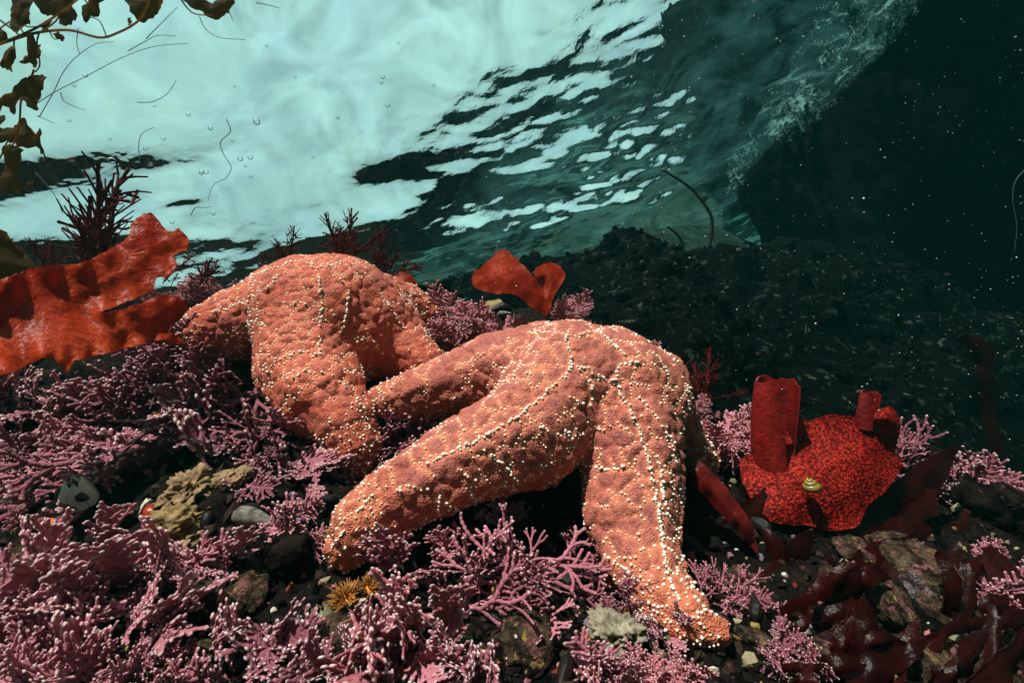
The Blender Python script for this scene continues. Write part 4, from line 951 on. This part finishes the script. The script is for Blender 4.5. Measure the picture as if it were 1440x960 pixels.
place_lump('tunicate', 'orange shell bit on the crest left of the yellow crust', 'tunicate', MAT['orange'], 668, 412, 9, 17, .2, 1.6)
st = [(1285, 800, 52, 'large mottled pale stone beneath the wide diagonal blade'), (1245, 850, 40, 'mottled pale stone left of the fork in the maroon blade'), (1330, 860, 34, 'mottled stone behind the sweeping maroon blade'), (1175, 830, 26, 'pale stone left of the large mottled stone'),
      (1160, 935, 42, 'encrusted stone on the bottom edge left of the forked blade'), (1370, 940, 44, 'encrusted stone near the bottom right corner'), (1125, 900, 22, 'grey pebble among the maroon straps'), (1065, 905, 24, 'tan pebble right of the standing arm tip'),
      (1040, 830, 30, 'pinkish stone under the mauve coralline fan'), (290, 865, 48, 'encrusted flat stone left of the bottom coralline clump'), (345, 835, 34, 'dark mottled stone below the spread coralline sprig'), (460, 905, 44, 'mottled stone left of the stout rose bush'),
      (405, 780, 40, 'dark pitted stone beside the long coralline strand'), (740, 905, 46, 'mottled stone at the bottom centre'), (840, 950, 34, 'pale stone on the bottom edge below the frilled sponge'), (30, 800, 34, 'mottled stone at the left edge'),
      (255, 940, 40, 'mottled stone on the bottom edge left of centre'), (1420, 905, 30, 'mottled stone at the right edge above the corner'), (1200, 780, 28, 'dull stone under the edge of the pebbled blade'), (1390, 720, 60, 'dim speckled rock at the right edge'), (1300, 665, 54, 'dim speckled rock right of the pebbled blade')]
for k, (px, py, sz, lb) in enumerate(st):
    place_lump('stone', lb, 'stone', MAT['pale'] if k not in (12, 19, 20) else MAT['reef'], px, py, sz, 20 + k, .45, 1.5, (1.15, .55, .9), 4, 'stones between the seaweeds')
def barnacle(px, py, size, label, mat):
    f = frame_at(px, py, None); c, nn = f; nn = unit(nn + np.array([0, .5, -.2])); s = size / FPX * c[2]; base = W(c); root = empty('barnacle', base); tag(root, label, 'barnacle', 'barnacles'); e1, e2, e3 = basis(nn, .4)
    for k in range(6):                  # six wall plates
        V, F = [], []
        for a in range(5):
            an = (k + a / 4 * .94) * math.pi / 3; pk = 1 - .22 * abs(a - 2) / 2
            for t, r_ in ((0, .62), (.55, .5), (1.1 * pk, .26)): V.append(r_ * (1 + .05 * (a % 2)) * math.cos(an) * e1 + r_ * (1 + .05 * (a % 2)) * math.sin(an) * e2 + t * e3)
        for a in range(4):
            for b in range(2): F.append((a * 3 + b, (a + 1) * 3 + b, (a + 1) * 3 + b + 1, a * 3 + b + 1))
        obj('wall_plate', shell('wall_plate', W(np.array(V)) * s, F, s * .1), mat, root)
MAT['barnacle'] = mat_simple('barnacle_white', (0.45, 0.40, 0.33), (0.80, 0.77, 0.70), 50, 0.5, 0.5)
MAT['barnacle_green'] = mat_simple('barnacle_olive', (0.12, 0.11, 0.05), (0.33, 0.31, 0.18), 50, 0.5, 0.5)
barnacle(112, 705, 34, 'white split barnacle beside the tall black mussel', MAT['barnacle']); barnacle(455, 882, 30, 'olive pointed barnacle at the bottom, right of the coralline clump', MAT['barnacle_green'])
barnacle(542, 800, 14, 'small pale barnacle under the front sea star left tip', MAT['barnacle_green']); barnacle(1345, 905, 18, 'tiny barnacle on stones at the lower right', MAT['barnacle_green'])
def snail(c, size, label, tilt, mat):
    base = W(c); root = empty('snail', base); tag(root, label, 'snail', 'little snails'); s = size / FPX * c[2]; V, F = [], []; n, k = 90, 10
    ax = unit(np.array(tilt)); e1, e2, e3 = basis(ax, .3)
    for i in range(n):
        t = i / (n - 1); th = t * 3.4 * 2 * math.pi; R_ = .62 * (1 - t) ** 1.1 + .02; z = 1.15 * t ** .8 - .3; rr = .40 * (1 - t) ** 1.0 + .03
        for a in range(k):
            an = 2 * math.pi * a / k; rad = R_ * .62 + rr * math.cos(an); V.append(rad * math.cos(th) * e1 + rad * math.sin(th) * e2 + (z + rr * math.sin(an)) * e3)
    for i in range(n - 1):
        for a in range(k): b = (a + 1) % k; F.append((i * k + a, i * k + b, (i + 1) * k + b, (i + 1) * k + a))
    me = mesh_np('shell', W(np.array(V)) * s, F); vcol(me, 'band', np.array([[math.sin(2 * math.pi * a / k) * .5 + .5 for a in range(k)] for i in range(n)]).ravel()); obj('shell', me, mat, root)
    V, F = lump(2, 3, .1, 1.5); vv = V * .42; o = obj('foot', mesh_np('foot', W(vv[:, :1] * e1 * 1.4 + vv[:, 1:2] * e2 + (vv[:, 2:] * .5 - .45) * e3) * s, F), MAT['mussel'], root)
def mat_snail():
    m = NT('striped_snail'); b = m.attr('band'); w_ = m.n('TexWave', wave_type='BANDS'); w_.inputs['Scale'].default_value = 6; cmb = m.n('CombineXYZ'); m.l(b, cmb.inputs[0]); m.l(cmb.outputs[0], w_.inputs[0])
    m.set(Base_Color=m.mix(m.ramp(w_.outputs['Fac'], [(.35, 0.0), (.6, 1.0)]), (0.03, 0.022, 0.008), (0.34, 0.24, 0.045)), Roughness=.35); return m.m
MAT['snail'] = mat_snail()
snail(C(1140, 682, .510), 15, 'yellow and black striped snail on the pebbled red blade', (-.35, .8, -.15), MAT['snail']); f = frame_at(32, 868, None); snail(f[0], 15, 'small striped snail at the left edge in the coralline', (.3, .8, -.6), MAT['snail'])
def anemone(px, py, size, label, mat, nt_=70, seed=1):
    f = frame_at(px, py, None, .002); c, nn = f; nn = unit(nn + np.array([0, .2, -.3])); s = size / FPX * c[2]; base = W(c); root = empty('anemone', base); tag(root, label, 'anemone', 'small anemones'); rg = np.random.default_rng(seed); e1, e2, e3 = basis(nn, .1)
    V, F = lump(2, seed, .1, 1.5); V = V * [.45, .45, .35]; obj('column', mesh_np('column', W(V[:, :1] * e1 + V[:, 1:2] * e2 + V[:, 2:] * e3) * s, F), mat, root)
    VV, FF = [], []; n0 = 0
    for k in range(nt_):
        az = rg.uniform(0, 6.28); el = rg.uniform(.15, 1.4); d = math.cos(el) * (e1 * math.cos(az) + e2 * math.sin(az)) + math.sin(el) * e3
        v, f_ = tube([d * .3, d * .65 + rg.normal(0, .04, 3), d * rg.uniform(.85, 1.1) + rg.normal(0, .08, 3)], [.035, .028, .012], 4); VV.append(v); FF += [tuple(i + n0 for i in g) for g in f_]; n0 += len(v)
    o = obj('tentacles', mesh_np('tentacles', W(np.vstack(VV)) * s, FF), MAT['tentacle'], root); tag(o, kind='stuff')
MAT['tentacle'] = mat_simple('orange_tentacle', (0.26, 0.10, 0.022), (0.42, 0.19, 0.05), 90, 0.4, 0.2)
anemone(490, 850, 30, 'fuzzy orange anemone below the front sea star left tip', MAT['orange'], 90, 1); anemone(520, 832, 22, 'smaller orange anemone touching the fuzzy one', MAT['orange'], 70, 2)
anemone(878, 872, 15, 'red anemone with pale tentacles before the standing arm', MAT['redjelly'], 50, 3); anemone(338, 848, 18, 'rusty anemone beside the dark mottled stone', MAT['orange'], 60, 4)
# loose shell grit and crusts that cover the reef
V0, F0 = ico(1); pal = np.array([(.008, .006, .006)] * 24 + [(.028, .018, .014)] * 12 + [(.16, .09, .05), (.24, .19, .12), (.30, .12, .13), (.22, .08, .10), (.22, .15, .05), (.26, .07, .02), (.12, .02, .015), (.45, .42, .36), (.10, .11, .05), (.14, .10, .16)])
GV, GF, GC, n0 = [], [], [], 0
rgg = np.random.default_rng(5)
for k in range(4200):
    px, py = rgg.uniform(-60, 1500), 960 - 470 * rgg.random() ** 1.5 + 30
    g = ground(px, py)
    if g is None or g[0][2] > .95: continue
    s = rgg.uniform(.0012, .0052) * (1 + (rgg.random() < .1)); a = rgg.normal(0, 1, (3, 3)); a, _ = np.linalg.qr(a)
    v = (V0 * rgg.uniform(.55, 1.2, (len(V0), 1)) * rgg.uniform(.35, 1.3, 3)) @ a * s + g[0] + g[1] * s * .3
    GV.append(v); GF.append(F0 + n0); n0 += len(V0); GC.append(np.repeat(pal[rgg.integers(len(pal))][None], len(V0), 0))
me = mesh_np('shell_grit', W(np.vstack(GV)), np.vstack(GF), False); vcol(me, 'tint', np.vstack(GC))
m = NT('shell_grit'); m.set(Base_Color=m.attr('tint', 'Color'), Roughness=.8, Specular_IOR_Level=.015, Normal=m.bump(m.noise(m.coord(), 300, 3), .6, .002)); tag(obj('shell_grit', me, m.m), 'broken shell and crusted grit between the coralline tufts', kind='stuff')
# shells and stubby growth on the ridge
ro = RIDGE[1]; rv = np.empty(len(ro.data.vertices) * 3, np.float32); ro.data.vertices.foreach_get('co', rv); rv = rv.reshape(-1, 3) + np.array(ro.location)
GV, GF, GC, n0 = [], [], [], 0; pr = np.array([(.001, .0014, .0014)] * 17 + [(.003, .0042, .0038)] * 7 + [(.022, .03, .022), (.04, .047, .034), (.02, .012, .013), (.014, .024, .017)])
for k in range(2400):
    p = rv[int(rgg.integers(len(rv)))] + rgg.normal(0, .008, 3); s = .003 + .02 * rgg.random() ** 2.5; q, _ = np.linalg.qr(rgg.normal(0, 1, (3, 3)))
    GV.append((V0 * rgg.uniform(.8, 1.15, (len(V0), 1)) * rgg.uniform(.4, 1.2, 3)) @ q * s + p); GF.append(F0 + n0); n0 += len(V0); ci = int(rgg.integers(len(pr))); ci = ci if s < .012 or ci < 24 else 18; GC.append(np.repeat(pr[ci][None], len(V0), 0))
me = mesh_np('ridge_growth', np.vstack(GV) - rv[0], np.vstack(GF), True); vcol(me, 'tint', np.vstack(GC)); tag(obj('ridge_growth', me, m.m, loc=rv[0]), 'dark knobs and pale shells crusting the rock ridge', kind='stuff')
# ------------------------------------------------------------------ foam, bubbles, threads, drifting specks
MAT['foam'] = mat_simple('foam', (0.55, 0.62, 0.6), (0.8, 0.85, 0.83), 20, 0.8, 0.1)
FV, FF, n0 = [], [], 0; rgf = np.random.default_rng(9); wlu = spline(np.array([on_surface(*p) for p in wl_px[:10]]), 300)
cand = []
for k in range(60000):
    i = int(rgf.integers(2, 298)); t = unit(wlu[i + 1] - wlu[i - 1]); nn = unit(np.cross(t, ZC)); nn = nn if nn[0] < 0 else -nn
    wid = .04 + .26 * (i / 300) ** 1.2; off = abs(rgf.normal(0, wid)) - .01; cand.append((wlu[i] + nn * off, t, nn, off / wid))
CQ = np.array([c[0] for c in cand]); warp = CQ + .05 * np.stack([vnoise(CQ, 9, 61 + q) for q in range(3)], -1)
lace = np.minimum(np.abs(fbm(warp, 8, 2, 71)), np.abs(fbm(warp, 15, 2, 72)) * 1.2); patch = vnoise(CQ, 5, 73)
for k, (c, t, nn, u) in enumerate(cand):
    if lace[k] > .075 - .03 * u + .03 * patch[k] or rgf.random() < .3 * u: continue
    c = c - ZC * (.007 + .02 * rgf.random() ** 4); ln = rgf.uniform(.0015, .007); wd = rgf.uniform(.0007, .0028)
    d_ = unit(t + nn * rgf.normal(0, .8)); e_ = unit(np.cross(d_, ZC)); pts = []
    for a in range(6): an = a * math.pi / 3; rr = rgf.uniform(.6, 1.2); pts.append(c + d_ * ln * rr * math.cos(an) + e_ * wd * rr * math.sin(an))
    pts += [c + ZC * .0015, c - ZC * .0015]
    FV.append(np.array(pts)); FF += [(n0 + a, n0 + (a + 1) % 6, n0 + 6) for a in range(6)] + [(n0 + (a + 1) % 6, n0 + a, n0 + 7) for a in range(6)]; n0 += 8
mf = NT('foam'); mf.set(Base_Color=(.20, .34, .32, 1), Roughness=.8, Specular_IOR_Level=.1); mf.translucent((.22, .42, .39), .6)
tag(obj('foam', mesh_np('foam', W(np.vstack(FV)), FF), mf.m), 'streaks of foam along the waterline of the dark rock wall', kind='stuff')
mb = NT('air_bubble'); fr = mb.n('Fresnel'); fr.inputs['IOR'].default_value = .75; tr = mb.n('BsdfTransparent'); gl = mb.n('BsdfGlossy'); gl.inputs['Roughness'].default_value = .02; gl.inputs['Color'].default_value = (.8, .8, .8, 1); mx = mb.n('MixShader')
mb.l(fr.outputs[0], mx.inputs[0]); mb.l(tr.outputs[0], mx.inputs[1]); mb.l(gl.outputs[0], mx.inputs[2]); mb.l(mx.outputs[0], mb.out.inputs[0])
V, F = ico(3); bub = mesh_np('air_bubble', V, F); bub.materials.append(mb.m)
bl = [(361, 171, 4.5), (157, 226, 4.5), (338, 223, 3.5), (352, 221, 3.5), (120, 106, 3), (296, 180, 3), (205, 209, 3), (265, 161, 2.5), (290, 242, 3), (283, 243, 3), (538, 108, 3), (536, 116, 2.5), (217, 149, 2), (104, 120, 2.5), (242, 312, 3), (284, 241, 3), (155, 195, 2), (230, 195, 2.5), (330, 121, 2), (475, 165, 2.5), (545, 148, 3), (375, 64, 2), (327, 197, 2.5), (353, 248, 2.5), (165, 258, 2), (345, 233, 2), (97, 169, 2.5), (415, 108, 2), (560, 60, 2), (610, 120, 2), (440, 220, 2), (300, 300, 2.5)]
for k, (px, py, r_) in enumerate(bl):
    d = .62 + .25 * ((k * 37) % 10) / 10; o = obj('air_bubble', bub, None, loc=W(C(px, py, d))); s = r_ / FPX * d; o.scale = (s, s, s); tag(o, 'tiny clear air bubble drifting in front of the bright water surface', 'bubble', 'air bubbles under the surface')
MAT['thread'] = mat_simple('grey_thread', (0.06, 0.08, 0.07), (0.10, 0.12, 0.10), 30, .6, .1)
th = [('longest algal thread arcing right from the kelp', [(45, 150), (80, 128), (120, 108), (170, 82), (215, 66), (265, 61)]), ('algal thread curling up beside the longest one', [(55, 165), (75, 130), (90, 100), (110, 78), (135, 62), (160, 59)]), ('loose thread drifting near the top, right of the kelp', [(180, 72), (205, 58), (222, 50), (247, 51)]),
      ('hook shaped thread left of centre in the bright water', [(85, 130), (90, 142), (105, 150), (120, 155)]), ('short curved thread in the middle of the bright water', [(193, 144), (215, 143), (235, 132), (248, 113)]), ('arched thread above the dark ripple', [(197, 226), (195, 205), (200, 188), (217, 179)]),
      ('wavy thread hanging by the dark ripple', [(318, 167), (324, 185), (310, 200), (315, 218), (325, 235), (318, 250), (300, 260), (293, 280)]), ('straight thread slanting up to the curly kelp', [(205, 55), (225, 35), (250, 10)]), ('thread trailing from the curly kelp', [(280, 23), (290, 42), (310, 53), (345, 56)]),
      ('thread dangling above the tall maroon bush', [(50, 243), (66, 260), (80, 280), (88, 300)]), ('short straight thread beside the hanging kelp strand', [(52, 163), (64, 168), (77, 174)]), ('faint thread between kelp and bright water', [(110, 40), (108, 60), (112, 77)]), ('bent twig of thread left of the back sea star', [(268, 303), (275, 292), (288, 292), (300, 290)]), ('tiny straight thread near the top edge', [(321, 15), (325, 23), (328, 30)]), ('thin pale thread hanging near the right edge', [(1440, 240), (1428, 255), (1424, 280), (1430, 320), (1426, 355)]), ('faint thread near the top centre', [(360, 4), (380, 8), (394, 12)])]
for k, (lb, pts) in enumerate(th):
    P = spline([C(x, y, .70 + .004 * i) for i, (x, y) in enumerate(pts)], 30); V, F = tube(P, np.linspace(.0006, .00035, 30), 5); b_ = W(P[0])
    tag(obj('algal_thread', mesh_np('algal_thread', W(V) - b_, F), MAT['thread'], loc=b_), lb, 'algal thread', 'drifting algal threads')
rgs = np.random.default_rng(31); V0, F0 = ico(1); PV, PF, n0 = [], [], 0
for k in range(620):
    if rgs.random() < .8: px, py = 1440 - 760 * rgs.random() ** 1.3, rgs.uniform(20, 640)
    else: px, py = rgs.uniform(0, 1440), rgs.uniform(0, 940)
    d = rgs.uniform(.45, 1.3); g = ground(px, py)
    if g is not None and g[0][2] < d + .05: continue
    s = rgs.uniform(.0003, .0009) * d * (1 + (rgs.random() < .1)); PV.append(V0 * s * rgs.uniform(.5, 1.6, 3) + C(px, py, d)); PF.append(F0 + n0); n0 += len(V0)
me = mesh_np('drifting_specks', W(np.vstack(PV)), np.vstack(PF)); mp = NT('drifting_specks'); mp.set(Base_Color=(.85, .78, .6, 1), Roughness=.5)
tag(obj('drifting_specks', me, mp.m), 'pale specks of plankton and sand drifting in the dark water', kind='stuff')
# haze: the green sea water itself
def haze():
    me = mesh_np('haze', np.array([[x, y, z] for x in (-24, 24) for y in (-24, 24) for z in (-2.6, 2.6)], float),
                 [(0, 1, 3, 2), (4, 6, 7, 5), (0, 4, 5, 1), (2, 3, 7, 6), (0, 2, 6, 4), (1, 5, 7, 3)], False)
    m = NT('sea_water_haze'); m.t.nodes.remove(m.p)
    v = m.n('VolumePrincipled'); v.inputs['Color'].default_value = (0.05, 0.50, 0.47, 1); v.inputs['Density'].default_value = 0.019
    v.inputs['Anisotropy'].default_value = 0.2
    m.l(v.outputs[0], m.out.inputs['Volume'])
    tag(obj('haze', me, m.m), 'green sea water thinning out the far rocks', kind='stuff')
haze()
